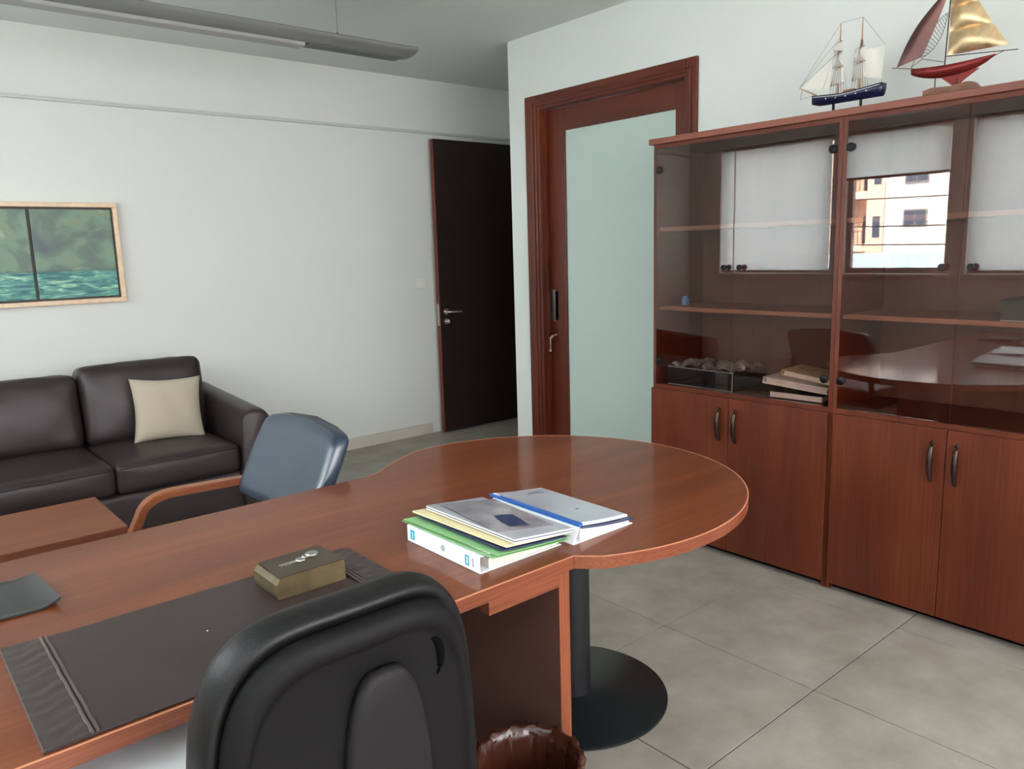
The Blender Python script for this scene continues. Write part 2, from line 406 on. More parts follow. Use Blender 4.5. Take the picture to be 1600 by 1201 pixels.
# ------------------------------------------------------------------ room shell
XW = 3.37      # door / cabinet wall
XL = -0.85     # window wall
YB = 5.10      # picture wall
YF = -1.6
YP = 3.93      # outer corner of the door wall
XE = 4.46      # end of the recess
ZC = 2.71
fl = struct('floor', B(XL-0.2, XE+0.1, YF-0.2, YB+0.2, -0.12, -0.004), M_grout, label='large grey stone floor tiles with thin dark joints')
P_ = 0.609; X0 = 2.222-P_*5; Y0 = 1.157-P_*5
tm = None; gp = 0.0022
nx = int((XE-X0)/P_)+1; ny = int((YB-Y0)/P_)+1
for i in range(nx):
    for j in range(ny):
        a0, a1 = max(XL, X0+i*P_+gp), min(XE, X0+(i+1)*P_-gp); b0, b1 = max(YF, Y0+j*P_+gp), min(YB, Y0+(j+1)*P_-gp)
        if a1-a0 < 0.02 or b1-b0 < 0.02: continue
        if a0 > XW and b1 < YP: continue
        full = abs(a1-a0-(P_-2*gp)) < 1e-4 and abs(b1-b0-(P_-2*gp)) < 1e-4
        if full and tm:
            t = bpy.data.objects.new('tile', tm); COL.objects.link(t); t.parent = fl; t.location = (a0, b0, 0)
        else:
            bm = newbm(); box(bm, 0, a1-a0, 0, b1-b0, -0.0039, 0, 0.0008, 1)
            t = obj('tile', bm, M_tile, fl, world=False); t.location = (a0, b0, 0)
            if full: tm = t.data
struct('ceiling', B(XL-0.2, XE+1.6, YF-0.2, YB+0.2, ZC, ZC+0.15), M_ceil)
struct('wall_back', B(XL-0.2, XE+1.6, YB, YB+0.2, 0, ZC), M_wall, label='plain off-white wall behind the sofa')
ADDED_WINS = [(-0.35, 1.25), (1.45, 3.05)]  # unseen front windows, added to light the far wall
bm = newbm(); box(bm, XL-0.2, XW+0.2, YF-0.2, YF, 0, 0.95); box(bm, XL-0.2, XW+0.2, YF-0.2, YF, 2.36, ZC)
xs = [XL-0.2] + [v for q in ADDED_WINS for v in q] + [XW+0.2]
for k in range(0, len(xs), 2): box(bm, xs[k], xs[k+1], YF-0.2, YF, 0.95, 2.36)
struct('wall_front', bm, M_wall)
for k, (a, b) in enumerate(ADDED_WINS):
    w = struct_root('window_%d' % (k+6), ((a+b)/2, YF-0.12, 0.95)); t = 0.045  # made-up window out of view, lets in extra daylight
    bm = newbm(); box(bm, a, b, YF-0.15, YF-0.10, 0.95, 0.95+t); box(bm, a, b, YF-0.15, YF-0.10, 2.36-t, 2.36)
    for q0, q1 in ((a, a+t), ((a+b)/2-t/2, (a+b)/2+t/2), (b-t, b)): box(bm, q0, q1, YF-0.15, YF-0.10, 0.95+t, 2.36-t)
    obj('window_frame', bm, mat('window_frame_aluminium', (150, 146, 142), 0.5), w)
    for q0, q1 in ((a+t, (a+b)/2-t/2), ((a+b)/2+t/2, b-t)): obj('pane', B(q0, q1, YF-0.128, YF-0.122, 0.95+t, 2.36-t), M_pane, w)
# window wall with four openings
WINS = [(3.56, 4.72), (2.58, 3.46), (1.28, 2.43), (-0.1, 1.12), (-1.45, -0.28)]  # last opening is out of view, added for more daylight
Z0, Z1 = 1.14, 2.36
bm = newbm(); box(bm, XL-0.2, XL, YF, YB, 0, Z0); box(bm, XL-0.2, XL, YF, YB, Z1, ZC)
ys = [YF] + [v for w in sorted(WINS) for v in w] + [YB]
for k in range(0, len(ys), 2): box(bm, XL-0.2, XL, ys[k], ys[k+1], Z0, Z1)
struct('wall_left', bm, M_wall)
# door wall with opening
DY0, DY1, DZ = 2.545, 3.665, 2.29
bm = newbm(); box(bm, XW, XW+0.16, YF, DY0, 0, ZC); box(bm, XW, XW+0.16, DY1, YP, 0, ZC); box(bm, XW, XW+0.16, DY0, DY1, DZ, ZC)
struct('wall_right', bm, M_wall2, label='white wall around the frosted door')
# recess behind the corner
bm = newbm(); box(bm, XW+0.16, XE+0.1, YP-0.1, YP, 0, ZC)
struct('wall_recess', bm, M_wall2)
bm = newbm(); box(bm, XE, XE+0.12, YP, 4.12, 0, ZC); box(bm, XE, XE+0.12, 5.02, YB, 0, ZC); box(bm, XE, XE+0.12, 4.12, 5.02, 2.30, ZC)
struct('wall_end', bm, M_wall2)
bm = newbm(); box(bm, XE+0.12, XE+1.4, 3.8, YP-0.001, 0, ZC); box(bm, XE+1.4, XE+1.5, 3.8, YB, 0, ZC)
struct('wall_corridor', bm, M_corr)
struct('floor_corridor', B(XE+0.1, XE+1.5, 3.8, YB+0.2, -0.12, 0), M_tile)
struct('trim_1', B(XL, XE, YB-0.022, YB-0.0005, 2.314, 2.334, 0.004), M_trim, label='thin conduit running along the wall above the painting')
bm = newbm(); box(bm, XL+0.001, 3.46, YB-0.016, YB-0.0005, 0.0, 0.085, 0.004); struct('baseboard_back', bm, M_base, label='pale stone skirting along the wall')
struct('baseboard_left', B(XL+0.0005, XL+0.015, YF, YB-0.02, 0, 0.085, 0.004), M_base)

# windows + blinds
wlab = ['nearest the picture wall', 'over the half raised blind', 'third from the picture wall', 'farthest from the picture wall']
blab = ['white roller blind fully lowered over the window nearest the painting wall',
        'white roller blind half raised with a dark bottom bar, buildings showing under it',
        'white roller blind fully lowered over the window beside the half raised one',
        'white roller blind fully lowered over the fourth window from the painting wall', 'white roller blind fully lowered over the added window farthest from the painting']
for k, (a, b) in enumerate(WINS):
    w = struct_root('window_%d' % (k+1), (XL-0.12, (a+b)/2, Z0))
    bm = newbm(); xf0, xf1 = XL-0.15, XL-0.10; t = 0.045
    box(bm, xf0, xf1, a, b, Z0, Z0+t); box(bm, xf0, xf1, a, b, Z1-t, Z1); box(bm, xf0, xf1, a, a+t, Z0+t, Z1-t); box(bm, xf0, xf1, b-t, b, Z0+t, Z1-t)
    obj('window_frame', bm, M_winframe, w)
    obj('pane', B(XL-0.128, XL-0.122, a+t, b-t, Z0+t, Z1-t), M_pane, w)
    obj('window_sill', B(XL-0.095, XL+0.04, a-0.03, b+0.03, Z0-0.028, Z0-0.001, 0.004), M_wall, w)
    zb = 1.945 if k == 1 else Z0+0.012
    r = thing('roller_blind', blab[k], 'blind', (XL-0.03, (a+b)/2, Z1-0.03), 'roller blinds on the windows')
    bm = newbm(); tube(bm, [(XL-0.03, a+0.02, Z1-0.03), (XL-0.03, b-0.02, Z1-0.03)], 0.022, 14); obj('roller_tube', bm, M_winframe, r, True)
    obj('fabric', B(XL-0.0105, XL-0.0095, a+0.012, b-0.012, zb+0.014, Z1-0.02), M_blind, r)
    obj('bottom_bar', B(XL-0.016, XL-0.004, a+0.012, b-0.012, zb-0.006, zb+0.016, 0.003), M_winframe, r)

# door_1 : dark leaf, open against the wall
d = struct_root('door_1', (4.40, 5.03, 0), 'dark brown wooden door standing open against the wall')
obj('door_leaf', B(3.53, 4.40, 5.01, 5.05, 0.008, 2.272, 0.002), M_leaf, d)
obj('leaf_edge', B(3.5275, 3.5299, 5.011, 5.049, 0.01, 2.27), M_leafedge, d)
obj('lock_plate', B(3.5255, 3.5272, 5.019, 5.041, 0.86, 1.03), M_nickel, d)
bm = newbm(); tube(bm, [(3.585, 5.009, 0.967), (3.585, 4.968, 0.967), (3.60, 4.957, 0.966), (3.70, 4.955, 0.962)], 0.008, 10); lathe_ = None
tube(bm, [(3.585, 5.0095, 0.967), (3.585, 5.003, 0.967)], 0.024, 20); obj('door_handle', bm, M_nickel, d, True)
bm = newbm(); tube(bm, [(3.585, 5.0095, 0.892), (3.585, 5.003, 0.892)], 0.022, 20); tube(bm, [(3.585, 5.003, 0.892), (3.585, 4.985, 0.892)], 0.006, 8); box(bm, 3.583, 3.587, 4.962, 4.985, 0.878, 0.906, 0.001)
obj('key', bm, M_nickel, d, True)

# door_2 : frosted glass sliding door in a profiled frame
d = struct_root('door_2', (XW, 3.1, 0), 'reddish wooden sliding door with a tall frosted glass pane')
def frame_bar(name, a, b, z0, z1, hor):
    bm = newbm(); box(bm, XW-0.018, XW-0.0005, a, b, z0, z1, 0.004)
    obj(name, bm, M_doorh if hor else M_door, d)
frame_bar('architrave', 3.668, 3.765, 0, 2.348, False); frame_bar('architrave', 2.478, 2.545, 0, 2.348, False); frame_bar('architrave', 2.5455, 3.6675, 2.282, 2.348, True)
bm = newbm(); box(bm, XW-0.026, XW-0.0185, 3.69, 3.704, 0, 2.31, 0.003); box(bm, XW-0.026, XW-0.0185, 2.51, 2.52, 0, 2.31, 0.003); box(bm, XW-0.026, XW-0.0185, 2.5205, 3.6895, 2.298, 2.31, 0.003)
obj('moulding', bm, M_door, d)
bm = newbm(); box(bm, XW-0.01, XW+0.10, 3.642, 3.6645, 0, 2.28); box(bm, XW+0.02, XW+0.035, 3.628, 3.6415, 0, 2.262); obj('jamb', bm, M_door, d)
bm = newbm(); box(bm, XW-0.01, XW+0.10, 2.5455, 2.56, 0, 2.28); obj('jamb', bm, M_door, d)
bm = newbm(); box(bm, XW-0.01, XW+0.10, 2.5605, 3.6415, 2.262, 2.2815); obj('door_head', bm, M_doorh, d)
XD = XW+0.055
obj('stile', B(XD, XD+0.04, 3.492, 3.640, 0.01, 2.26, 0.003), M_door, d)
obj('stile', B(XD, XD+0.04, 2.562, 2.664, 0.01, 2.26, 0.003), M_door, d)
obj('top_rail', B(XD, XD+0.04, 2.6645, 3.4915, 2.128, 2.26, 0.003), M_doorh, d)
obj('bottom_rail', B(XD, XD+0.04, 2.6645, 3.4915, 0.01, 0.16, 0.003), M_doorh, d)
obj('glass_pane', B(XD+0.012, XD+0.02, 2.6645, 3.4915, 0.16, 2.128), M_frost, d)
bm = newbm(); box(bm, XD-0.004, XD-0.0005, 3.596, 3.626, 0.975, 1.175, 0.001); obj('pull_plate', bm, M_chrome, d)
obj('pull_recess', B(XD-0.002, XD-0.0004, 3.570, 3.595, 0.985, 1.165), M_slot, d)
bm = newbm(); tube(bm, [(XD-0.0005, 3.585, 0.893), (XD-0.028, 3.592, 0.886)], 0.006, 8); tube(bm, [(XD-0.028, 3.592, 0.886), (XD-0.034, 3.612, 0.868)], 0.009, 10)
box(bm, XD-0.037, XD-0.034, 3.606, 3.618, 0.795, 0.868, 0.001); tube(bm, [(XD-0.0355, 3.612, 0.80), (XD-0.0355, 3.612, 0.785)], 0.009, 10)
obj('key', bm, M_nickel, d, True)

# light switch
s = thing('light_switch', 'square white rocker switch on the wall left of the dark open door', 'switch', (3.418, YB, 1.197))
obj('switch_plate', B(3.378, 3.458, YB-0.010, YB-0.0006, 1.157, 1.237, 0.003), M_switch, s)
obj('rocker', B(3.398, 3.438, YB-0.016, YB-0.0105, 1.172, 1.222, 0.003), M_switch, s)

# framed painting
p = thing('framed_painting', 'green stormy seascape in two panels, pale gold frame, on the wall above the sofa', 'painting', (0.835, YB, 1.20))
x0, x1, z0, z1, t = 0.38, 1.292, 1.193, 1.765, 0.026
for q in ((x0, x1, z1-t, z1), (x0, x1, z0, z0+t), (x0, x0+t, z0+t+.0003, z1-t-.0003), (x1-t, x1, z0+t+.0003, z1-t-.0003)):
    obj('frame_bar', B(q[0], q[1], YB-0.04, YB-0.001, q[2], q[3], 0.004), M_gold, p)
obj('backing', B(x0+t, x1-t, YB-0.012, YB-0.0015, z0+t, z1-t), M_dkframe, p)
obj('panel', B(0.42, 0.826, YB-0.03, YB-0.0125, z0+t+0.012, z1-t-0.012, 0.002), painting(2.3, 0.30), p, label='left panel of the seascape')
obj('panel', B(0.842, 1.254, YB-0.03, YB-0.0125, z0+t+0.012, z1-t-0.012, 0.002), painting(7.1, 0.30), p, label='right panel of the seascape')

# pendant luminaire
L_ = thing('pendant_luminaire', 'long grey linear lamp hung from the ceiling on thin wires', 'lamp', (1.2, 3.80, ZC))
def fix_prof(yc, hw, zt, dep, n=10):
    out = [(yc-hw, zt)]
    for k in range(1, n): a = PI*k/n; out.append((yc-hw*math.cos(a), zt-dep*math.sin(a)))
    out.append((yc+hw, zt)); out += [(yc+hw*0.9, zt+0.006), (yc-hw*0.9, zt+0.006)]
    return out
bm = newbm(); prism(bm, fix_prof(3.80, 0.108, 2.515, 0.032), -0.55, 2.53, 'x'); obj('housing', bm, M_fix, L_, True)
bm = newbm(); prism(bm, fix_prof(3.80, 0.110, 2.516, 0.034), 2.5305, 2.538, 'x'); obj('end_cap', bm, M_fix, L_, True)
bm = newbm(); prism(bm, fix_prof(3.80, 0.110, 2.516, 0.034), -0.558, -0.5505, 'x'); obj('end_cap', bm, M_fix, L_, True)
bm = newbm(); box(bm, 1.95, 2.50, 3.80, 3.885, 2.478, 2.4955, 0.003); obj('louvre', bm, M_fixd, L_)
bm = newbm(); box(bm, -0.5, 1.93, 3.80, 3.885, 2.466, 2.4955, 0.006, 3); obj('diffuser', bm, M_diff, L_)
for x in (2.10, 0.10):
    bm = newbm(); tube(bm, [(x, 3.78, 2.5215), (x, 3.78, ZC-0.0005)], 0.0012, 6); tube(bm, [(x, 3.78, 2.5215), (x, 3.78, 2.55)], 0.004, 8)
    obj('suspension_wire', bm, M_fixd, L_)

# ------------------------------------------------------------------ desk
D = thing('desk', 'large reddish-brown wood desk with a round meeting end on a black column', 'desk', (0.4, 1.63, 0))
ZT = 0.75; TH = 0.030
obj('desktop', B(-0.36, 1.1704, 1.188, 2.082, ZT-TH, ZT), M_desk, D)
obj('edge_band', B(-0.36, 1.1695, 1.185, 1.1875, ZT-TH, ZT-0.001), M_edge, D)
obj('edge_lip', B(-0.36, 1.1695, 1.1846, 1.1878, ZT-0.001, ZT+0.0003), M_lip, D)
obj('edge_band', B(-0.36, 1.1695, 2.0825, 2.085, ZT-TH, ZT-0.001), M_edge, D)
cx, cy, R = 1.502, 1.652, 0.588
a0 = math.acos((1.1705-cx)/R)
N_ = 96
arc = [(cx+R*math.cos(a0 - 2*a0*k/N_), cy+R*math.sin(a0 - 2*a0*k/N_)) for k in range(N_+1)]
arc2 = [(cx+(R-0.003)*math.cos(a0 - 2*a0*k/N_), cy+(R-0.003)*math.sin(a0 - 2*a0*k/N_)) for k in range(N_+1)]
far = [(1.1705, 2.085), (1.19, 2.090), (1.215, 2.102), (1.26, 2.134), (1.305, 2.164), (1.35, 2.191), (1.40, 2.217)]
k0 = next(i for i, p_ in enumerate(arc) if p_[0] > 1.42)
arc = far+arc[k0:]; arc2 = [(a_, b_-0.003) for a_, b_ in far]+arc2[k0:]
k1 = max(i for i, p_ in enumerate(arc) if p_[0] > 1.20)
arc = arc[:k1+1]+[(1.188, 1.166), (1.1705, 1.185)]; arc2 = arc2[:k1+1]+[(1.189, 1.169), (1.1705, 1.188)]
N_ = len(arc)-1
bm = newbm(); prism(bm, arc2, ZT-TH, ZT, 'z'); obj('round_end', bm, M_desk, D)
bm = newbm()
def band(z0_, z1_, grow):
    bm = newbm(); vt = []
    for k in range(N_+1):
        i, o = arc2[k], arc[k]; g_ = ((o[0]-i[0])*grow, (o[1]-i[1])*grow)
        q = [(i[0]+0.05*(o[0]-i[0]), i[1]+0.05*(o[1]-i[1])), (o[0]+g_[0], o[1]+g_[1])]
        vt.append([bm.verts.new((*q[0], z0_)), bm.verts.new((*q[1], z0_)), bm.verts.new((*q[1], z1_)), bm.verts.new((*q[0], z1_))])
    for k in range(N_):
        for j in range(4): bm.faces.new((vt[k][j], vt[k][(j+1) % 4], vt[k+1][(j+1) % 4], vt[k+1][j]))
    bm.faces.new(vt[0]); bm.faces.new(vt[-1][::-1])
    return bm
obj('edge_band', band(ZT-TH, ZT-0.0011, 0), M_edge, D)
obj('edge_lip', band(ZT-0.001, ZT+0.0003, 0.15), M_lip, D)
# right end panel under the top, its orange front edge, and the rail stepping under the top
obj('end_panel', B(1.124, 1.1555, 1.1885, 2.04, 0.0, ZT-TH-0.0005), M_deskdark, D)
obj('edge_band', B(1.124, 1.1555, 1.1855, 1.188, 0.0, ZT-TH-0.0005), M_edgez, D)
obj('rail', B(0.925, 1.1235, 1.1855, 1.215, ZT-TH-0.030, ZT-TH-0.0005), M_edge, D)
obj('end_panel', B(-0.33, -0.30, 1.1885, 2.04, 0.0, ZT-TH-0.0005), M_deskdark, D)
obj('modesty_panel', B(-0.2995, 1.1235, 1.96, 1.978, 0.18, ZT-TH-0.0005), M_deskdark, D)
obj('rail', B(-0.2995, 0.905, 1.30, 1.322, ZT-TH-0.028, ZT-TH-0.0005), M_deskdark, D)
obj('keyboard_shelf', B(0.02, 0.47, 1.01, 1.50, 0.640, 0.655, 0.004), M_white, D, label='pale pull-out shelf below the desktop')
for x in (0.004, 0.474): obj('shelf_bracket', B(x, x+0.012, 1.225, 1.50, 0.636, ZT-TH-0.0005), M_metalblack, D)
CX, CY = 1.64, 1.672
bm = newbm(); lathe(bm, [(0.056, 0.022), (0.056, ZT-TH-0.006)], CX, CY, 40); obj('column', bm, M_metalblack, D, True)
bm = newbm(); lathe(bm, [(0.295, 0.0), (0.302, 0.004), (0.302, 0.010), (0.296, 0.014), (0.06, 0.0205), (0.0565, 0.022)], CX, CY, 96); obj('base_disc', bm, M_disc, D, True)
bm = newbm(); lathe(bm, [(0.13, ZT-TH-0.006), (0.13, ZT-TH-0.0008)], CX, CY, 32); obj('mounting_plate', bm, M_metalblack, D)

# desk pad
p = thing('desk_pad', 'dark brown leather desk pad lying before the office chair', 'desk pad', (0.475, 1.385, ZT))
z = ZT+0.0006
obj('writing_surface', B(0.13, 0.82, 1.192, 1.582, z, z+0.004, 0.001, 1), M_pad, p)
for a, b in ((0.131, 0.192), (0.758, 0.819)):
    def fn(u, v, a=a, b=b):
        x = a+(b-a)*u; y = 1.193+0.388*v
        return Vector((x, y, z+0.0068+0.0007*math.sin(v*60+math.sin(u*5)*2)*math.sin(v*17)))
    bm = newbm(); sheet(bm, fn, 8, 120, (0, 0, 0.0024)); obj('side_flap', bm, M_padside, p, True)
for x in (0.193, 0.201, 0.744, 0.752):
    bm = newbm(); pts = [(x+0.0004*math.sin(k*1.3), 1.194+0.386*k/24, z+0.0062) for k in range(25)]
    tube(bm, pts, 0.0028, 6); obj('stitched_strip', bm, M_piping, p, True)
# brass box with key
bx = thing('paperweight_box', 'aged brass box with olive top standing on the desk pad', 'box', (0.655, 1.485, z+0.0042))
prof = [(0.582, 0), (0.578, 0.012), (0.580, 0.030), (0.588, 0.041), (0.596, 0.0435), (0.728, 0.0435), (0.731, 0.040), (0.731, 0)]
bm = newbm(); prism(bm, [(a, z+0.0044+b) for a, b in prof], 1.425, 1.538, 'y'); bx_o = obj('box_body', bm, M_brass, bx)
bm = newbm(); box(bm, 0.590, 0.729, 1.427, 1.536, z+0.0480, z+0.0495, 0.0006, 1); obj('box_top', bm, M_brasstop, bx)
k = thing('silver_key', 'small silver key with a round fob lying on the brass box', 'key', (0.655, 1.49, z+0.05))
zk = z+0.0500
bm = newbm(); box(bm, 0.612, 0.650, 1.478, 1.484, zk, zk+0.002, 0.0004, 1)
for q in range(3): box(bm, 0.614+q*0.009, 0.618+q*0.009, 1.475, 1.478, zk, zk+0.002)
xform(bm, Matrix.Translation((0, 0.002, 0))); obj('key_blade', bm, M_chrome, k)
bm = newbm(); lathe(bm, [(0.011, zk), (0.012, zk+0.001), (0.011, zk+0.0025)], 0.660, 1.484, 6); obj('key_head', bm, M_chrome, k)
bm = newbm(); lathe(bm, [(0.0135, zk), (0.0145, zk+0.0012), (0.0135, zk+0.003)], 0.692, 1.497, 24); obj('key_fob', bm, M_chrome, k)
bm = newbm(); tube(bm, [(0.666+0.009+0.008*math.cos(a*PI/8), 1.489+0.007*math.sin(a*PI/8), zk+0.0032) for a in range(17)], 0.0012, 6); obj('key_ring', bm, M_chrome, k, True)
# leather tray
def trayf(u, v):
    x = -0.03+(0.285-0.013*v)*u; y = 1.725+0.205*v
    e = max(abs(u-0.5)*2, 0); g = max(abs(v-0.5)*2, 0)
    cr = (max(0, e-0.72)/0.28)**1.6*0.014*(0.45+0.55*(1-v)) + (max(0, g-0.82)/0.18)**2*0.003*(1-e)
    return Vector((x, y, ZT+0.0048+cr))
bm = newbm(); sheet(bm, trayf, 40, 30, (0, 0, 0.004)); tag(obj('tray', bm, M_tray, smooth=True, origin=(0.115, 1.83, ZT)), 'black leather valet tray with upturned corners at the desk far left', 'tray')
# crumb
bm = newbm(); lathe(bm, [(0.001, z+0.0042), (0.002, z+0.005), (0.001, z+0.006)], 0.43, 1.395, 7)
tag(obj('paper_scrap', bm, M_white, origin=(0.43, 1.395, z+0.0042)), 'tiny white scrap lying in the middle of the desk pad', 'scrap')

# --- stack of files at the desk corner
def wedge(bm, x0, x1, y0, y1, zb0, zb1, zt0, zt1, bev=0):
    vs = [bm.verts.new(c) for c in ((x0, y0, zb0), (x0, y0, zt0), (x0, y1, zb0), (x0, y1, zt0), (x1, y0, zb1), (x1, y0, zt1), (x1, y1, zb1), (x1, y1, zt1))]
    fs = [bm.faces.new([vs[i] for i in q]) for q in ((0,1,3,2),(4,6,7,5),(0,4,5,1),(2,3,7,6),(0,2,6,4),(1,5,7,3))]
    if bev: bmesh.ops.bevel(bm, geom=list(set(e for f in fs for e in f.edges)), offset=bev, segments=2, affect='EDGES')
    return bm
def rotz(o, deg, piv=None):
    o.rotation_euler = (0, 0, math.radians(deg)); return o
rb = thing('ring_binder', 'white ring binder with teal marks on its spine, bottom of the file stack', 'binder', (0.957, 1.39, ZT))
def at(bm, o): return bm
bm = newbm(); box(bm, 0.955, 0.9575, 1.252, 1.532, ZT+0.0006, ZT+0.040, 0.001, 1); obj('spine', bm, M_white, rb)
bm = newbm(); wedge(bm, 0.958, 1.196, 1.252, 1.532, ZT+0.0006, ZT+0.0006, ZT+0.0026, ZT+0.0026); obj('cover', bm, M_white, rb)
bm = newbm(); wedge(bm, 0.958, 1.196, 1.252, 1.532, ZT+0.038, ZT+0.017, ZT+0.040, ZT+0.019); obj('cover', bm, M_white, rb)
bm = newbm(); wedge(bm, 0.985, 1.188, 1.258, 1.526, ZT+0.003, ZT+0.003, ZT+0.026, ZT+0.0145); obj('paper_block', bm, M_paperedge, rb)
def spine_mark(y0, y1, zz0, zz1, m, nm='spine_mark'):
    obj(nm, B(0.9543, 0.9549, y0, y1, ZT+zz0, ZT+zz1), m, rb)
spine_mark(1.500, 1.506, 0.009, 0.032, M_teal); spine_mark(1.511, 1.517, 0.009, 0.032, M_teal)
spine_mark(1.506, 1.511, 0.009, 0.012, M_teal); spine_mark(1.506, 1.511, 0.027, 0.032, M_teal)
spine_mark(1.288, 1.292, 0.009, 0.032, M_teal); spine_mark(1.298, 1.302, 0.009, 0.032, M_teal)
spine_mark(1.292, 1.298, 0.009, 0.012, M_teal); spine_mark(1.292, 1.298, 0.029, 0.032, M_teal)
spine_mark(1.272, 1.277, 0.010, 0.030, M_greyprint)
bm = newbm(); tube(bm, [(0.9549, 1.385, ZT+0.022), (0.9543, 1.385, ZT+0.022)], 0.008, 20); obj('finger_hole', bm, M_greyprint, rb)
def slabthing(name, label, cat, x0, x1, y0, y1, zl, zr, th, m, rot=0, curl=0.0, group=None):
    bm = newbm()
    def fn(u, v):
        x = x0+(x1-x0)*u; y = y0+(y1-y0)*v
        zz = zl+(zr-zl)*u + curl*((v-0.5)*2)**4*(0.4+0.6*u)
        return Vector((x, y, zz+th))
    sheet(bm, fn, 10, 14, (0, 0, th))
    cx_, cy_ = (x0+x1)/2, (y0+y1)/2
    if rot: xform(bm, Matrix.Translation((cx_, cy_, 0)) @ Matrix.Rotation(math.radians(rot), 4, 'Z') @ Matrix.Translation((-cx_, -cy_, 0)))
    o = obj(name, bm, m, smooth=True, origin=(cx_, cy_, (zl+zr)/2)); tag(o, label, cat, group); return o
g = thing('green_folder', 'light green card folder lying on the white ring binder', 'folder', (1.08, 1.39, ZT+0.04))
for dz, sh, ro in ((0.0, 0, 1.5), (0.0042, 0.006, 3.0)):
    bm = newbm()
    def fn(u, v):
        x = 0.962+sh+0.228*u; y = 1.222+0.338*v
        return Vector((x, y, ZT+0.0428+dz-0.021*u+0.0018*math.sin(u*7+v*5+dz*300)*u*(1-u)*4*0.3))
    sheet(bm, fn, 12, 12, (0, 0, 0.0012))
    xform(bm, Matrix.Translation((1.08, 1.39, 0)) @ Matrix.Rotation(math.radians(ro), 4, 'Z') @ Matrix.Translation((-1.08, -1.39, 0)))
    obj('folder_flap', bm, M_green, g, True)
bm = newbm()
sheet(bm, lambda u, v: Vector((0.975+0.205*u, 1.24+0.30*v, ZT+0.0455-0.021*u)), 6, 6, (0, 0, 0.002)); obj('inner_sheets', bm, M_paperedge, g, True)
zz = ZT+0.0505
slabthing('navy_folder', 'navy card folder peeking out under the cream folder on the stack', 'folder', 0.992, 1.185, 1.222, 1.545, zz, zz-0.021, 0.0025, M_navy, 0.6)
slabthing('cream_folder', 'cream card folder lying between the green folder and the grey report', 'folder', 0.998, 1.185, 1.226, 1.565, zz+0.0041, zz-0.0165, 0.0040, M_cream, 2.4)
rp = thing('report', 'grey spiral report with white pages near the top of the stack', 'report', (1.10, 1.38, zz+0.009))
for dz, th, m, nm in ((0.0095, 0.003, M_paper, 'page_block'), (0.0130, 0.0015, M_navy, 'back_cover'), (0.0150, 0.003, M_paper, 'page_block'), (0.0184, 0.0012, M_docgrey, 'front_cover')):
    bm = newbm()
    sheet(bm, lambda u, v: Vector((1.022+0.178*u, 1.218+0.325*v, zz+dz+th-0.021*u)), 10, 10, (0, 0, th))
    xform(bm, Matrix.Translation((1.11, 1.38, 0)) @ Matrix.Rotation(math.radians(1.0), 4, 'Z') @ Matrix.Translation((-1.11, -1.38, 0)))
    obj(nm, bm, m, rp, True)
sv = thing('plastic_sleeve', 'clear plastic sleeve with a dark blue card, topmost on the stack', 'sleeve', (1.12, 1.36, zz+0.02))
def sl_fn(x0, y0, wx, wy, dz, amp):
    return lambda u, v: Vector((x0+wx*u, y0+wy*v, zz+dz-0.12*(x0+wx*u-1.022)+amp*math.sin(u*9+v*4)*math.sin(v*8)))
bm = newbm(); sheet(bm, sl_fn(1.035, 1.262, 0.155, 0.25, 0.0226, 0.0006), 16, 16, (0, 0, 0.0006))
xform(bm, Matrix.Translation((1.11, 1.38, 0)) @ Matrix.Rotation(math.radians(-6), 4, 'Z') @ Matrix.Translation((-1.11, -1.38, 0)))
obj('sleeve', bm, M_sleeve, sv, True)
bm = newbm(); sheet(bm, sl_fn(1.085, 1.285, 0.05, 0.085, 0.0246, 0.0003), 6, 6, (0, 0, 0.0007))
xform(bm, Matrix.Translation((1.11, 1.33, 0)) @ Matrix.Rotation(math.radians(-14), 4, 'Z') @ Matrix.Translation((-1.11, -1.33, 0)))
obj('blue_card', bm, M_navy, sv)
# white file with blue edge (right of the stack)
wf = thing('document_file', 'white file with a bright blue edge strip and grey cover, right of the stack', 'file', (1.32, 1.39, ZT))
def wv(u, v, x0=1.226, wx=0.190, y0=1.232, wy=0.318): return x0+wx*u, y0+wy*v
bm = newbm(); wedge(bm, 1.216, 1.4215, 1.230, 1.548, ZT+0.0006, ZT+0.0006, ZT+0.0024, ZT+0.0024); obj('cover', bm, M_white, wf)
vs = newbm(); prism(vs, [(1.2135, ZT+0.0008), (1.2155, ZT+0.0008), (1.2385, ZT+0.041), (1.2365, ZT+0.041)], 1.230, 1.548, 'y'); obj('spine', vs, M_white, wf)
bm = newbm(); wedge(bm, 1.245, 1.418, 1.238, 1.540, ZT+0.003, ZT+0.003, ZT+0.030, ZT+0.0125, 0.001); obj('paper_block', bm, M_paper, wf)
bm = newbm(); sheet(bm, lambda u, v: Vector((1.2395+0.184*u, 1.226+0.322*v, ZT+0.0375-0.0225*u-0.003*math.sin(u*PI))), 12, 10, (0, 0, 0.0022)); obj('navy_cover', bm, M_navy, wf, True)
bm = newbm(); sheet(bm, lambda u, v: Vector((1.240+0.176*u, 1.236+0.316*v+0.006*u, ZT+0.0445-0.022*u+0.004*max(0, v-0.8)*5*(1-u)-0.002*math.sin(u*PI))), 14, 12, (0, 0, 0.0055)); obj('page_block', bm, M_white, wf, True)
bm = newbm(); sheet(bm, lambda u, v: Vector((1.244+0.170*u, 1.243+0.305*v+0.006*u, ZT+0.0452-0.022*u+0.004*max(0, v-0.8)*5*(1-u)-0.002*math.sin(u*PI))), 14, 12, (0, 0, 0.0005)); obj('front_cover', bm, M_docgrey, wf, True)
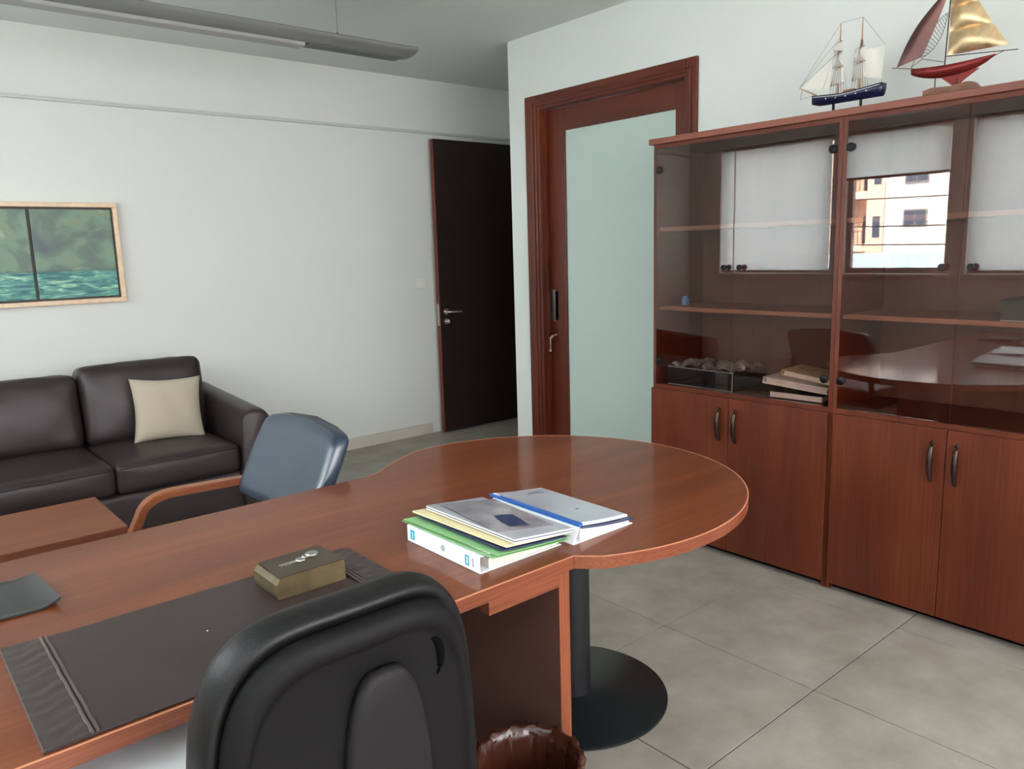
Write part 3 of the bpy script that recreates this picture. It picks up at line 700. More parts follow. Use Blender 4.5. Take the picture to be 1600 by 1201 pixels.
bm = newbm(); sheet(bm, lambda u, v: Vector((1.233+0.013*u, 1.230+0.330*v, ZT+0.0465)), 1, 4, (0, 0, 0.007)); obj('edge_strip', bm, M_blueprint, wf, label='bright blue edge strip')
for (a, b, c, e) in ((0.55, 0.78, 0.900, 0.915), (0.50, 0.83, 0.865, 0.875), (0.55, 0.60, 0.30, 0.32)):
    bm = newbm(); sheet(bm, lambda u, v: Vector((1.244+0.170*(a+(b-a)*u), 1.243+0.305*(c+(e-c)*v)+0.006, ZT+0.0458-0.022*(a+(b-a)*u)-0.002*math.sin((a+(b-a)*u)*PI)+0.004*max(0, c-0.8)*5*(1-a))), 6, 1, (0, 0, 0.0004))
    obj('cover_print', bm, M_navy, wf)

# ------------------------------------------------------------------ cabinets
XC = 2.976; XB = 3.352; ZTOP = 1.892
def bow_handle(y, za, zb):
    bm = newbm(); n = 16; pts = []; rr = []
    for k in range(n+1):
        t = k/n; pts.append((XC-0.004-0.020*math.sin(t*PI)**0.6, y, za+(zb-za)*t)); rr.append(0.0065+0.0042*math.sin(t*PI))
    tube(bm, pts, rr, 10); return bm
def cabinet(ya, yb, split, label, idx, hinges, knobs):
    """ya = far side (high y), yb = near side"""
    c = thing('bookcase_cabinet', label, 'cabinet', ((XC+XB)/2, (ya+yb)/2, 0), 'wall cabinets along the right wall')
    s = 0.0165
    obj('side_panel', B(XC, XB, ya-s, ya, 0.0, ZTOP-0.0005), M_cab, c); obj('side_panel', B(XC, XB, yb, yb+s, 0.0, ZTOP-0.0005), M_cab, c)
    a, b = ya-s-0.0004, yb+s+0.0004
    obj('back_panel', B(XB-0.008, XB-0.0005, b, a, 0.05, ZTOP-0.001), M_cabin, c)
    obj('deck', B(XC, XB-0.009, b, a, 0.747, 0.766), M_cab, c)
    obj('top_panel', B(XC, XB-0.009, b, a, ZTOP-0.018, ZTOP-0.001), M_cab, c)
    obj('bottom_panel', B(XC, XB-0.009, b, a, 0.05, 0.068), M_cab, c)
    obj('plinth', B(XC+0.03, XC+0.045, b, a, 0.0, 0.049), M_slot, c)
    for zc in (1.515, 1.142):
        obj('shelf', B(XC+0.022, XB-0.009, b, a, zc-0.018, zc), M_shelf, c)
    # glass doors, inset between the side panels
    g0, g1 = XC-0.003, XC+0.002
    for (p0, p1, kn, hy) in ((split+0.0015, a+0.0, knobs[0], hinges[0]), (b, split-0.0015, knobs[1], hinges[1])):
        gd = obj('glass_door', B(g0, g1, p0+0.001, p1-0.001, 0.769, ZTOP-0.021), M_smoke, c)
        bm = newbm(); tube(bm, [(g0-0.0002, kn, 1.327), (g0-0.010, kn, 1.327), (g0-0.012, kn, 1.327), (g0-0.022, kn, 1.327), (g0-0.024, kn, 1.327)], [0.007, 0.007, 0.012, 0.013, 0.011], 18)
        obj('knob', bm, M_knob, gd, True)
        for zh in (1.777, 0.880):
            bm = newbm(); tube(bm, [(g0-0.0002, hy, zh), (g0-0.006, hy, zh), (g0-0.008, hy, zh)], [0.0165, 0.0165, 0.013], 20)
            sd = 1 if hy > split else -1
            box(bm, g0-0.006, g0-0.0003, min(hy, hy+sd*0.016), max(hy, hy+sd*0.016), zh-0.013, zh+0.013, 0.002)
            obj('hinge', bm, M_knob, gd, True)
    # lower doors
    outer_a = ya if idx == 0 else ya-0.013
    outer_b = yb+0.010
    for (p0, p1, hy) in ((split+0.0015, outer_a-0.001, split+0.045), (outer_b, split-0.0015, split-0.040)):
        dr = obj('door', B(XC-0.018, XC-0.0005, p0, p1, 0.030, 0.7465, 0.0012, 1), M_cab, c)
        bm = bow_handle(hy, 0.55, 0.698); xform(bm, Matrix.Translation((-0.018, 0, 0))); obj('handle', bm, M_bronze, dr, True)
    # metal shelf pins are too small to show
    return c
cabinet(2.438, 1.521, 1.995, 'wood cabinet with smoked glass doors beside the frosted door, folders inside', 0, (2.402, 1.557), (2.031, 1.952))
cabinet(1.5195, 0.602, 1.078, 'wood cabinet with smoked glass doors farther from the frosted door, black box inside', 1, (1.487, 0.640), (1.131, 1.037))
tag(obj('cabinet_top_board', B(XC-0.022, XB+0.002, 0.585, 2.452, ZTOP, 1.918, 0.0015, 1), M_cabtop, origin=(3.16, 1.52, ZTOP)), 'long wooden top board spanning both cabinets under the model ships', 'board')

# things inside the cabinets
t = thing('storage_box', 'shallow black box with crumpled clear film on the cabinet lower deck', 'box', (3.15, 2.19, 0.766))
bm = newbm(); z0 = 0.7665; hx = (3.006, 3.27); hy = (2.005, 2.372); zt = 0.855
box(bm, hx[0], hx[1], hy[0], hy[1], z0, z0+0.004)
box(bm, hx[0], hx[0]+0.005, hy[0], hy[1], z0+0.004, zt); box(bm, hx[1]-0.005, hx[1], hy[0], hy[1], z0+0.004, zt)
box(bm, hx[0]+0.005, hx[1]-0.005, hy[0], hy[0]+0.005, z0+0.004, zt); box(bm, hx[0]+0.005, hx[1]-0.005, hy[1]-0.005, hy[1], z0+0.004, zt)
obj('box_walls', bm, M_boxblk, t)
bm = newbm(); box(bm, hx[0]-0.001, hx[0]-0.0003, hy[0], hy[1], zt-0.004, zt); box(bm, hx[0]-0.001, hx[0]-0.0003, hy[0]+0.002, hy[0]+0.006, z0, zt-0.004); box(bm, hx[0]-0.001, hx[0]-0.0003, hy[0], hy[1], z0+0.001, z0+0.004)
obj('edge_trim', bm, M_greyprint, t)
rnd = random.Random(3)
def film(u, v):
    return Vector((hx[0]+0.012+0.24*u, hy[0]+0.012+0.34*v, 0.848+0.022*abs(math.sin(u*9+v*7)*math.sin(v*11-u*5))+0.012*rnd.random()))
bm = newbm(); sheet(bm, film, 16, 20, (0, 0, 0.0008)); obj('clear_film', bm, M_film, t)
obj('contents', B(hx[0]+0.008, hx[1]-0.008, hy[0]+0.008, hy[1]-0.008, z0+0.005, 0.838), M_boxblk, t)
def folder_stack(name, label, cat, yc, xc, zb, L, Wd, th, tilt, rz, m_cov, m_pg, cov=0.003):
    t = thing(name, label, cat, (xc, yc, zb), 'folders stacked on the cabinet lower deck')
    t.rotation_euler = (math.radians(tilt), 0, math.radians(rz))
    for z_ in (0, th-cov):
        bm = B(-Wd/2, Wd/2, -L/2, L/2, z_, z_+cov); obj('cover', bm, m_cov, t, world=False)
    obj('page_block', B(-Wd/2+0.004, Wd/2-0.01, -L/2+0.006, L/2-0.012, cov+0.0003, th-cov-0.0003), m_pg, t, world=False)
    bm = B(-Wd/2+0.002, Wd/2, L/2, L/2+cov, 0, th); obj('spine', bm, m_cov, t, world=False)
    return t
folder_stack('black_file', 'black file full of loose white sheets, lowest in the cabinet stack', 'file', 1.715, 3.115, 0.7668, 0.25, 0.20, 0.030, 0, 3, M_boxblk, M_paper)
folder_stack('white_folder', 'white folder tilted in the middle of the cabinet stack', 'folder', 1.720, 3.125, 0.815, 0.29, 0.21, 0.028, 4.5, 4, M_white, M_paper)
folder_stack('beige_folder', 'beige folder with curled covers on top of the cabinet stack', 'folder', 1.675, 3.14, 0.852, 0.24, 0.20, 0.022, 7.5, 6, M_cream, M_paper, 0.002)
tag(obj('plastic_bottle_cap', lathe(newbm(), [(0.018, 1.1425), (0.019, 1.145), (0.019, 1.165), (0.014, 1.178), (0.012, 1.185)], 3.12, 2.36, 20), M_bluething, smooth=True, origin=(3.12, 2.36, 1.1425)), 'small blue plastic thing on the middle shelf near the frosted door', 'trinket')
t = thing('document_box', 'dark grey box standing on the middle shelf at the photo right edge', 'box', (3.12, 0.83, 1.142))
obj('box_body', B(3.01, 3.25, 0.70, 0.953, 1.1425, 1.200), M_boxblk, t); obj('box_lid', B(3.006, 3.254, 0.697, 0.956, 1.2002, 1.216, 0.002), M_boxblk, t)
obj('edge_trim', B(3.0075, 3.0095, 0.70, 0.953, 1.1428, 1.146), M_greyprint, t)

# ------------------------------------------------------------------ model ships (on the top board)
ZS = 1.918
XS = 3.035
def sc(y, z):   # measured on the plane x=3.14, brought to the ship's own plane
    k = XS/3.14; return y*k, 1.43+(z-1.43)*k
def hull(bm, ys, ztop, zbot, hw, xc, n=18):
    """boat hull: ys=(bow,stern); ztop(t), zbot(t), hw(t)"""
    rings = []
    for i in range(n+1):
        t = i/n; y = ys[0]+(ys[1]-ys[0])*t; w = hw(t); a = ztop(t); b = zbot(t)
        rings.append([(xc-w, y, a), (xc-w*0.92, y, a-(a-b)*0.4), (xc-w*0.6, y, a-(a-b)*0.8), (xc, y, b), (xc+w*0.6, y, a-(a-b)*0.8), (xc+w*0.92, y, a-(a-b)*0.4), (xc+w, y, a)])
    return loft(bm, rings)
s1 = thing('model_sailing_ship', 'two-masted model sailing ship with a navy hull and pale sails on the cabinets', 'model ship', (XS, sc(1.6, 2)[0], ZS))
yb, _ = sc(1.745, 2); ys_, _ = sc(1.452, 2)
hz = lambda t: sc(0, 2.008+0.012*abs(t-0.45)**1.5*3)[1]
bm = newbm(); hull(bm, (yb, ys_), lambda t: hz(t)-0.002, lambda t: sc(0, 1.972+0.012*max(0, 0.12-t)*8)[1], lambda t: 0.004+0.022*min(1, (t*5)**0.7)*(1-0.35*max(0, t-0.8)*5*0.6), XS)
obj('hull', bm, M_hull, s1, 'all')
bm = newbm()
for sgn in (-1, 1):
    pts = []
    for i in range(15):
        t = 0.03+0.95*i/14; w = 0.004+0.022*min(1, (t*5)**0.7)*(1-0.35*max(0, t-0.8)*5*0.6)
        pts.append((XS+sgn*(w+0.0006), yb+(ys_-yb)*t, hz(t)-0.008))
    tube(bm, pts, 0.0014, 5)
    for q in range(5):
        t = 0.25+0.14*q; box(bm, XS+sgn*0.0268-0.001, XS+sgn*0.0268+0.001, yb+(ys_-yb)*t-0.002, yb+(ys_-yb)*t+0.002, hz(t)-0.019, hz(t)-0.015)
obj('hull_stripe', bm, M_hullw, s1)
obj('deckhouse', B(XS-0.010, XS+0.010, sc(1.565, 0)[0], sc(1.61, 0)[0], hz(.4)-0.004, hz(.4)+0.009), M_deckw, s1)
obj('deckhouse', B(XS-0.008, XS+0.008, sc(1.50, 0)[0], sc(1.53, 0)[0], hz(.4)-0.004, hz(.4)+0.007), M_deckw, s1)
m1 = sc(1.634, 2.275); m2 = sc(1.546, 2.278)
bm = newbm(); tube(bm, [(XS, m1[0]+0.002, hz(.4)-0.01), (XS, m1[0], m1[1]-0.09), (XS, m1[0], m1[1])], [0.0042, 0.003, 0.0015], 8); obj('mast', bm, M_mast, s1, True)
bm = newbm(); tube(bm, [(XS, m2[0]+0.002, hz(.4)-0.01), (XS, m2[0], m2[1]-0.09), (XS, m2[0], m2[1])], [0.0042, 0.003, 0.0015], 8); obj('mast', bm, M_mast, s1, True)
bs = sc(1.803, 2.058)
bm = newbm(); tube(bm, [(XS, yb-0.02, hz(0)-0.003), (XS, bs[0], bs[1])], [0.003, 0.0014], 8); tube(bm, [(XS, bs[0]-0.012, bs[1]-0.006), (XS, bs[0]-0.006, bs[1]-0.045)], 0.0012, 6); obj('bowsprit', bm, M_mast, s1, True)
def sail(cy, z0, z1, w0, w1, belly, skew=0.0):
    bm = newbm()
    def fn(u, v):
        w = w0+(w1-w0)*v
        # square sails stand across the hull, turned a little so that they show
        xx = (u-0.5)*w; 
        return Vector((XS+xx*0.45, cy+xx*0.9+belly*math.sin(PI*v)*math.sin(PI*min(1, max(0, u)))+skew*v, z0+(z1-z0)*v))
    return sheet(bm, fn, 8, 8, (0.0, 0.0007, 0))
for (mm, dz) in ((m1, 0), (m2, 0.004)):
    for (a, b, w0, w1) in ((0.055, 0.115, 0.060, 0.052), (0.120, 0.170, 0.048, 0.040), (0.175, 0.210, 0.038, 0.028)):
        if mm is m2 and a > 0.15: continue
        obj('sail', sail(mm[0]+0.006, hz(.4)+a-0.02+dz, hz(.4)+b-0.02+dz, w0*1.35, w1*1.35, 0.020), M_sail, s1, 'all')
        bm = newbm(); tube(bm, [(XS-0.45*w1/2, mm[0]-0.9*w1/2, hz(.4)+b-0.018+dz), (XS+0.45*w1/2, mm[0]+0.9*w1/2, hz(.4)+b-0.018+dz)], 0.0012, 6); obj('yard', bm, M_mast, s1)
# gaff sail at the stern
q = [sc(1.538, 2.058), sc(1.458, 2.035), sc(1.455, 2.158), sc(1.533, 2.155)]
bm = newbm(); sheet(bm, lambda u, v: Vector((XS+0.006*math.sin(PI*u), (q[0][0]*(1-u)+q[1][0]*u)*(1-v)+(q[3][0]*(1-u)+q[2][0]*u)*v, (q[0][1]*(1-u)+q[1][1]*u)*(1-v)+(q[3][1]*(1-u)+q[2][1]*u)*v)), 8, 8, (0.0007, 0, 0)); obj('sail', bm, M_sail, s1, True)
# jibs at the bow
for (a, b, c) in (((1.79, 2.055), (1.665, 2.16), (1.70, 2.04)), ((1.76, 2.045), (1.655, 2.11), (1.68, 2.03))):
    A, Bq, Cq = [sc(*v) for v in (a, b, c)]; bm = newbm()
    f1 = [bm.verts.new((XS+0.002, P[0], P[1])) for P in (A, Bq, Cq)]; f2 = [bm.verts.new((XS+0.0027, P[0], P[1])) for P in (A, Bq, Cq)]
    bm.faces.new(f1); bm.faces.new(f2[::-1])
    for i in range(3): bm.faces.new((f1[i], f2[i], f2[(i+1) % 3], f1[(i+1) % 3]))
    xform(bm, Matrix.Translation((0.004*(a[0] < 1.77), 0, 0))); obj('jib_sail', bm, M_sail, s1)
bm = newbm()
top1 = (XS, m1[0], m1[1]); top2 = (XS, m2[0], m2[1]); bow = (XS, bs[0], bs[1]); sterntop = (XS, sc(1.455, 2.16)[0], sc(1.455, 2.16)[1])
for a, b in ((bow, top1), (bow, (XS, m1[0], m1[1]-0.05)), (bow, (XS, m1[0], m1[1]-0.10)), (top1, top2), (top2, sterntop), (sterntop, (XS, ys_+0.01, hz(1))), ((XS, yb-0.01, hz(0)), (bs and (XS, bs[0]-0.006, bs[1]-0.045)))):
    tube(bm, [a, b], 0.0006, 4)
for mm in (m1, m2):
    for sx in (-1, 1):
        for dy in (-0.022, -0.011, 0.0, 0.011, 0.022):
            tube(bm, [(XS+sx*0.024, mm[0]+dy, hz(.4)-0.003), (XS, mm[0], mm[1]-0.06)], 0.0006, 4)
obj('rigging', bm, M_rope, s1)
for yy in (1.652, 1.540):
    bm = newbm(); y_ = sc(yy, 0)[0]; box(bm, XS-0.008, XS+0.008, y_-0.0018, y_+0.0018, ZS+0.0003, 1.972); obj('stand_leg', bm, M_knob, s1)

s2 = thing('metal_sailboat', 'red enamelled metal sailboat with a coppery sheet sail on the cabinets', 'model ship', (XS, sc(1.22, 2)[0], ZS))
hb, hs = sc(1.352, 0)[0], sc(1.070, 0)[0]
def hk(t): return sc(0, 2.045+0.014*max(0, t-0.4))[1]
bm = newbm(); hull(bm, (hb, hs), lambda t: sc(0, 2.050-0.010*math.sin(PI*t))[1], lambda t: sc(0, 2.047-0.047*math.sin(PI*min(1, 0.06+t*0.97))**0.6)[1], lambda t: 0.002+0.020*math.sin(PI*min(1, t*0.95+0.03))**0.7, XS)
obj('hull', bm, M_redm, s2, 'all')
bm = newbm(); K = [sc(*v) for v in ((1.26, 2.013), (1.12, 2.013), (1.165, 1.985), (1.185, 1.968), (1.205, 1.968))]
prism(bm, K, XS-0.003, XS+0.003, 'x'); obj('keel', bm, M_redm, s2)
bm = newbm(); y0_, y1_ = sc(1.297, 0)[0], sc(1.110, 0)[0]
prism(bm, [(y0_, ZS+0.0004), (y0_, 1.944), (y0_-0.03, 1.950), (y0_-0.09, 1.946), (y1_+0.04, 1.953), (y1_+0.02, 1.950), (y1_-0.005, ZS+0.0004)], XS-0.024, XS+0.024, 'x'); obj('plinth', bm, M_shipbase, s2)
bm = newbm(); tube(bm, [(XS, sc(1.266, 0)[0], 1.946), (XS, sc(1.266, 0)[0], 2.005)], 0.002, 6); obj('support_rod', bm, M_wire, s2); bm = newbm(); tube(bm, [(XS, sc(1.19, 0)[0], 1.946), (XS, sc(1.19, 0)[0], 1.972)], 0.004, 6); obj('support_rod', bm, M_wire, s2)
mb = sc(1.236, 2.04)[0]; mt = sc(1.228, 2.32)
bm = newbm(); tube(bm, [(XS, mb, 2.018), (XS, mt[0], mt[1])], 0.0022, 8); obj('mast', bm, M_wire, s2)
b0, b1 = sc(1.415, 2.066), sc(1.355, 2.058)
bm = newbm(); tube(bm, [(XS, sc(1.425, 0)[0], sc(0, 2.068)[1]), (XS, sc(1.340, 0)[0], sc(0, 2.050)[1])], 0.0014, 6); obj('bowsprit', bm, M_wire, s2)
bm = newbm(); c0, c1 = sc(1.232, 2.073), sc(1.003, 2.052); tube(bm, [(XS, c0[0], c0[1]), (XS, c1[0], c1[1])], 0.0015, 6); tube(bm, [(XS, sc(1.045, 0)[0], sc(0, 2.056)[1]), (XS, sc(1.075, 0)[0], sc(0, 2.045)[1])], 0.0012, 5); obj('boom', bm, M_wire, s2)
# main sail: three bellied copper panels
def msail(v):  # v height 0..1 -> (y mast side, y leech, z)
    zt = 2.072+0.25*v; return sc(1.226, 0)[0], sc(1.028+0.155*v**0.9, 0)[0], sc(0, zt)[1]
for k_ in range(3):
    va, vb = [(0.01, 0.33), (0.335, 0.655), (0.66, 1.0)][k_]
    def fn(u, v, va=va, vb=vb):
        vv = va+(vb-va)*v; a, b, zq = msail(vv)
        return Vector((XS-0.002-0.022*math.sin(PI*min(1, u*1.05))*math.sin(PI*v)**0.6, a+(b-a)*u, zq+0.010*math.sin(PI*u)*(0.5-v)*0 - 0.012*u*(1-vv)*0 + 0.008*math.sin(PI*u)*v))
    bm = newbm(); sheet(bm, fn, 14, 10, (-0.0008, 0, 0)); obj('main_sail', bm, M_copper, s2, True)
# foresail
f0, f1 = sc(1.408, 2.066), sc(1.229, 2.312)
def fore(u, v):
    a = Vector((XS, f0[0], f0[1])); t_ = Vector((XS, f1[0], f1[1])); cl = Vector((XS, sc(1.318, 0)[0], sc(0, 2.088)[1]))
    L1 = a.lerp(t_, v); L2 = cl.lerp(t_, v)
    p = L1.lerp(L2, u); bow = math.sin(PI*v)
    p.y += 0.022*bow*(1-u) - 0.004*bow*u; p.x -= 0.014*bow*math.sin(PI*u); p.z += 0.010*bow*(1-u) 
    return p
bm = newbm(); sheet(bm, fore, 8, 18, (-0.0008, 0, 0)); obj('fore_sail', bm, M_brownm, s2, True)
# wire ladder sail between foresail and mast
bm = newbm()
def curve(a, c, b, t): 
    a, b, c = Vector(a), Vector(b), Vector(c); return a*(1-t)**2 + c*2*t*(1-t) + b*t*t
A0, A1, AC = sc(1.353, 2.058), sc(1.236, 2.222), sc(1.29, 2.20)
B0, B1, BC = sc(1.318, 2.075), sc(1.232, 2.212), sc(1.235, 2.15)
c1_ = [curve((XS, *A0), (XS, *AC), (XS, *A1), t/16) for t in range(17)]
D0, D1, DC = sc(1.240, 2.055), sc(1.234, 2.215), sc(1.300, 2.100)
c2_ = [curve((XS, *sc(1.320, 2.082)), (XS, *sc(1.245, 2.110)), (XS, *A1), t/16) for t in range(17)]
tube(bm, c1_, 0.001, 5); tube(bm, c2_, 0.001, 5)
for k_ in range(2, 16): tube(bm, [c1_[k_], c2_[k_]], 0.0008, 4)
tube(bm, [(XS, *sc(1.355, 2.056)), (XS, *sc(1.315, 2.080))], 0.001, 5); tube(bm, [(XS, *sc(1.315, 2.080)), (XS, *D0)], 0.001, 5)
obj('wire_ladder_sail', bm, M_wire, s2)

# ------------------------------------------------------------------ sofa
sf = thing('sofa', 'dark brown leather two-seat sofa against the painting wall', 'sofa', (0.9, 4.55, 0))
obj('base', cushion(0.90, 4.53, 0.185, 0.66, 0.45, 0.115, 0.03, (0, 0.005, 0)), M_leather, sf, 'all')
obj('back_frame', cushion(0.90, 4.93, 0.42, 0.72, 0.10, 0.35, 0.05), M_leather, sf, 'all')
for cx_, nm in ((0.588, 'left'), (1.207, 'right')):
    obj('seat_cushion', cushion(cx_, 4.42, 0.375, 0.310, 0.365, 0.078, 0.035, (0, 0.012, 0.018), wob=0.0015, seed=int(cx_*100)), M_leather, sf, 'all')
    bm = newbm(); tube(bm, [(cx_-0.29+0.58*k/12, 4.048-0.006*math.sin(PI*k/12), 0.432+0.004*math.sin(PI*k/12)) for k in range(13)], 0.004, 6); obj('piping', bm, M_leather, sf, 'all')
def backcush(cx_, hx_, top, lean, seed):
    bm = cushion(0, 0, 0, hx_, 0.105, (top-0.43)/2, 0.05, (0, 0.035, 0.006), wob=0.004, seed=seed)
    xform(bm, Matrix.Translation((cx_, 4.70, 0.43+(top-0.43)/2)) @ Matrix.Rotation(math.radians(lean), 4, 'X')); return bm
obj('back_cushion', backcush(0.575, 0.315, 0.835, -9, 3), M_leather, sf, 'all')
obj('back_cushion', backcush(1.222, 0.325, 0.868, -9, 5), M_leather, sf, 'all')
def arm(side):
    # section in x-z, swept along y with slope of the top
    bm = newbm(); rings = []
    for i, y in enumerate((4.045, 4.052, 4.075, 4.20, 4.5, 4.8, 4.96, 4.98)):
        tt = (y-4.05)/0.9; top = 0.625+0.055*max(0, tt); inn, out = 1.525, 1.672+0.025
        sh = 0.0 if 1 < i < 7 else (0.02 if i in (0,) else 0.006)
        prof = [(inn, 0.06+sh), (inn+0.002, 0.40), (inn+0.012, top-0.06), (inn+0.03, top-0.018), (inn+0.07, top-0.0-sh), (out-0.035, top-0.012-sh), (out-0.006-sh, top-0.05), (out-sh, top-0.10), (out-0.045-sh, 0.30), (out-0.06-sh, 0.06+sh)]
        if side < 0: prof = [(1.80-a, b) for a, b in prof][::-1]
        rings.append([(a, y, b) for a, b in prof])
    loft(bm, rings); bmesh.ops.subdivide_edges(bm, edges=list(bm.edges), cuts=1, use_grid_fill=True, smooth=0.3); return bm
obj('armrest', arm(1), M_leather, sf, 'all'); obj('armrest', arm(-1), M_leather, sf, 'all')
for x in (0.3, 1.5):
    for y in (4.12, 4.90): obj('foot', B(x-0.025, x+0.025, y-0.025, y+0.025, 0.0, 0.069), M_slot, sf)
# throw pillow
bm = newbm()
def pil(u, v, sgn):
    a, b = (u-0.5)*2, (v-0.5)*2
    e = (1-abs(a)**2.6)*(1-abs(b)**2.6); th = 0.062*max(0, e)**0.55
    k = 1-0.10*(1-abs(a)**2)*abs(b)**3; k2 = 1-0.10*(1-abs(b)**2)*abs(a)**3
    return Vector((a*0.185*k2, sgn*th+0.003*math.sin(a*7+b*3)*e, b*0.178*k))
n = 26
G = {s: [[bm.verts.new(pil(i/n, j/n, s)) for j in range(n+1)] for i in range(n+1)] for s in (-1, 1)}
for s in (-1, 1):
    for i in range(n):
        for j in range(n):
            f = (G[s][i][j], G[s][i+1][j], G[s][i+1][j+1], G[s][i][j+1]); bm.faces.new(f if s < 0 else f[::-1])
bmesh.ops.remove_doubles(bm, verts=bm.verts, dist=0.0004)
xform(bm, Matrix.Translation((1.282, 4.45, 0.622)) @ Matrix.Rotation(math.radians(5), 4, 'Y') @ Matrix.Rotation(math.radians(-16), 4, 'X') @ Matrix.Rotation(math.radians(-6), 4, 'Z'))
tag(obj('throw_pillow', bm, M_pillow, smooth='all', origin=(1.29, 4.45, 0.46)), 'square beige linen pillow leaning on the sofa right back cushion', 'pillow')

# ------------------------------------------------------------------ coffee table
ct = thing('coffee_table', 'low brown wooden table standing in front of the sofa', 'table', (0.30, 3.33, 0))
obj('tabletop', B(-0.12, 0.703, 3.085, 3.585, 0.412, 0.45, 0.002, 1), M_table, ct)
for x in (-0.08, 0.63):
    for y in (3.10, 3.54): obj('leg', B(x, x+0.035, y, y+0.035, 0.0, 0.4115), M_table, ct)
obj('lower_shelf', B(-0.078, 0.663, 3.136, 3.5395, 0.14, 0.158), M_table, ct)

# ------------------------------------------------------------------ visitor armchair (faces -x)
ac = thing('visitor_armchair', 'blue-black leather armchair with bent light wood arms behind the desk', 'chair', (0.85, 2.50, 0))
def chairback():
    # lofted along height; front face slightly concave, thick sides
    bm = newbm(); rings = []; n = 22
    for i in range(n+1):
        t = i/n; zc = 0.575+0.28*t; xfr = 0.985+0.145*t + (0.0 if t > 0 else 0.02)
        hw = 0.272+0.018*math.sin(PI*t); dp = 0.078
        if t > 0.90: q = (t-0.90)/0.10; hw -= 0.022*q**2.5; dp *= (1-0.5*q**2); xfr += 0.014*q**2
        if t < 0.12: q = (0.12-t)/0.12; hw -= 0.03*q**2; dp *= (1-0.5*q**2); xfr += 0.02*q**2
        ring = []; m_ = 40
        for k in range(m_):
            a = 2*PI*k/m_; c, s_ = math.cos(a), math.sin(a)
            yy = abs(s_)**0.22*math.copysign(1, s_)*hw; xx = abs(c)**0.5*math.copysign(1, c)*dp/2
            ex = 0.028*(1-(yy/hw)**2)
            crown = 0.020*(1-(yy/hw)**2)*max(0, (t-0.5)/0.5)
            ring.append((xfr+dp/2+xx+ex, 2.495+yy, zc+crown))
        rings.append(ring)
    return loft(bm, rings)
obj('backrest', chairback(), M_blue, ac, 'all')
bm = newbm(); pts = [(1.048+0.165*t+0.001, 2.495-0.236+0.0*t, 0.53+0.31*t) for t in [k/10 for k in range(11)]]
bm = cushion(0.79, 2.495, 0.425, 0.245, 0.262, 0.048, 0.035, (0, 0, 0.014)); obj('seat_cushion', bm, M_black, ac, 'all')
def armpath(y):
    P = [(1.16, 0.56), (1.05, 0.618), (0.95, 0.622), (0.84, 0.626), (0.78, 0.627)]
    for k in range(1, 8):
        a = k/8; P.append((0.78-0.105*math.sin(a*PI/2)*1.0, 0.627-0.075*(1-math.cos(a*PI/2))))
    P += [(0.650, 0.515), (0.60, 0.42), (0.55, 0.30), (0.51, 0.18), (0.49, 0.08), (0.492, 0.045), (0.52, 0.022), (0.57, 0.014), (0.75, 0.013), (1.05, 0.013), (1.2, 0.013)]
    return [(a, y, b) for a, b in P]
for y in (2.79, 2.20):
    bm = newbm(); strip(bm, armpath(y), (0, 0.05, 0), 0.026); bmesh.ops.bevel(bm, geom=[e for e in bm.edges if e.calc_face_angle(0) > 0.9], offset=0.004, segments=2, affect='EDGES')
    obj('arm_frame', bm, M_ply, ac)
for (x, zz_) in ((0.62, 0.365), (0.96, 0.365)):
    bm = newbm(); box(bm, x-0.02, x+0.02, 2.226, 2.764, zz_-0.012, zz_+0.010, 0.003); obj('cross_rail', bm, M_ply, ac)
bm = newbm()
for y in (2.238, 2.752):
    strip(bm, [(0.57, y, 0.365), (0.98, y, 0.365), (1.075, y, 0.50), (1.135, y, 0.66)], (0, 0.02, 0), 0.03)
obj('seat_frame', bm, M_metalblack, ac)

# ------------------------------------------------------------------ office chair (faces +y)
oc = thing('office_chair', 'black office chair seen from behind, pushed up to the desk', 'chair', (0.452, 1.02, 0))
CXx = 0.452; ZB, ZTp = 0.46, 0.990
def outline(sx, sz, y, m_=72, curve_=0.035):
    cz = (ZB+ZTp)/2; hz_ = (ZTp-ZB)/2*sz; ring = []
    for k in range(m_):
        a = 2*PI*k/m_; c, s_ = math.cos(a), math.sin(a)
        e = 0.52 if s_ > 0 else 0.42
        xx = abs(c)**e*math.copysign(1, c); zz_ = abs(s_)**0.62*math.copysign(1, s_)
        zn = zz_
        w = 0.207*sx*(1.0+0.05*(0.3-zn)) ; crown = 0.0
        x = xx*w
        ring.append((CXx+x, y+curve_*(x/0.2)**2, cz+zz_*hz_))
    return ring
bm = newbm(); loft(bm, [outline(0.86, 0.88, 0.862), outline(0.925, 0.935, 0.853), outline(0.955, 0.965, 0.850), outline(0.985, 0.988, 0.856), outline(1.0, 1.0, 0.870), outline(1.005, 1.003, 0.888), outline(0.995, 0.995, 0.904), outline(0.95, 0.96, 0.918), outline(0.8, 0.85, 0.924), outline(0.4, 0.45, 0.922)])
obj('backrest_cushion', bm, M_black, oc, 'all')
bm = newbm(); loft(bm, [outline(0.84, 0.86, 0.8615), outline(0.90, 0.913, 0.858), outline(0.915, 0.925, 0.847), outline(0.905, 0.915, 0.836), outline(0.875, 0.885, 0.830), outline(0.845, 0.855, 0.8275), outline(0.80, 0.81, 0.826), outline(0.785, 0.795, 0.834), outline(0.74, 0.76, 0.838), outline(0.3, 0.4, 0.836)])
obj('backrest_shell', bm, M_plastic, oc, 'all')
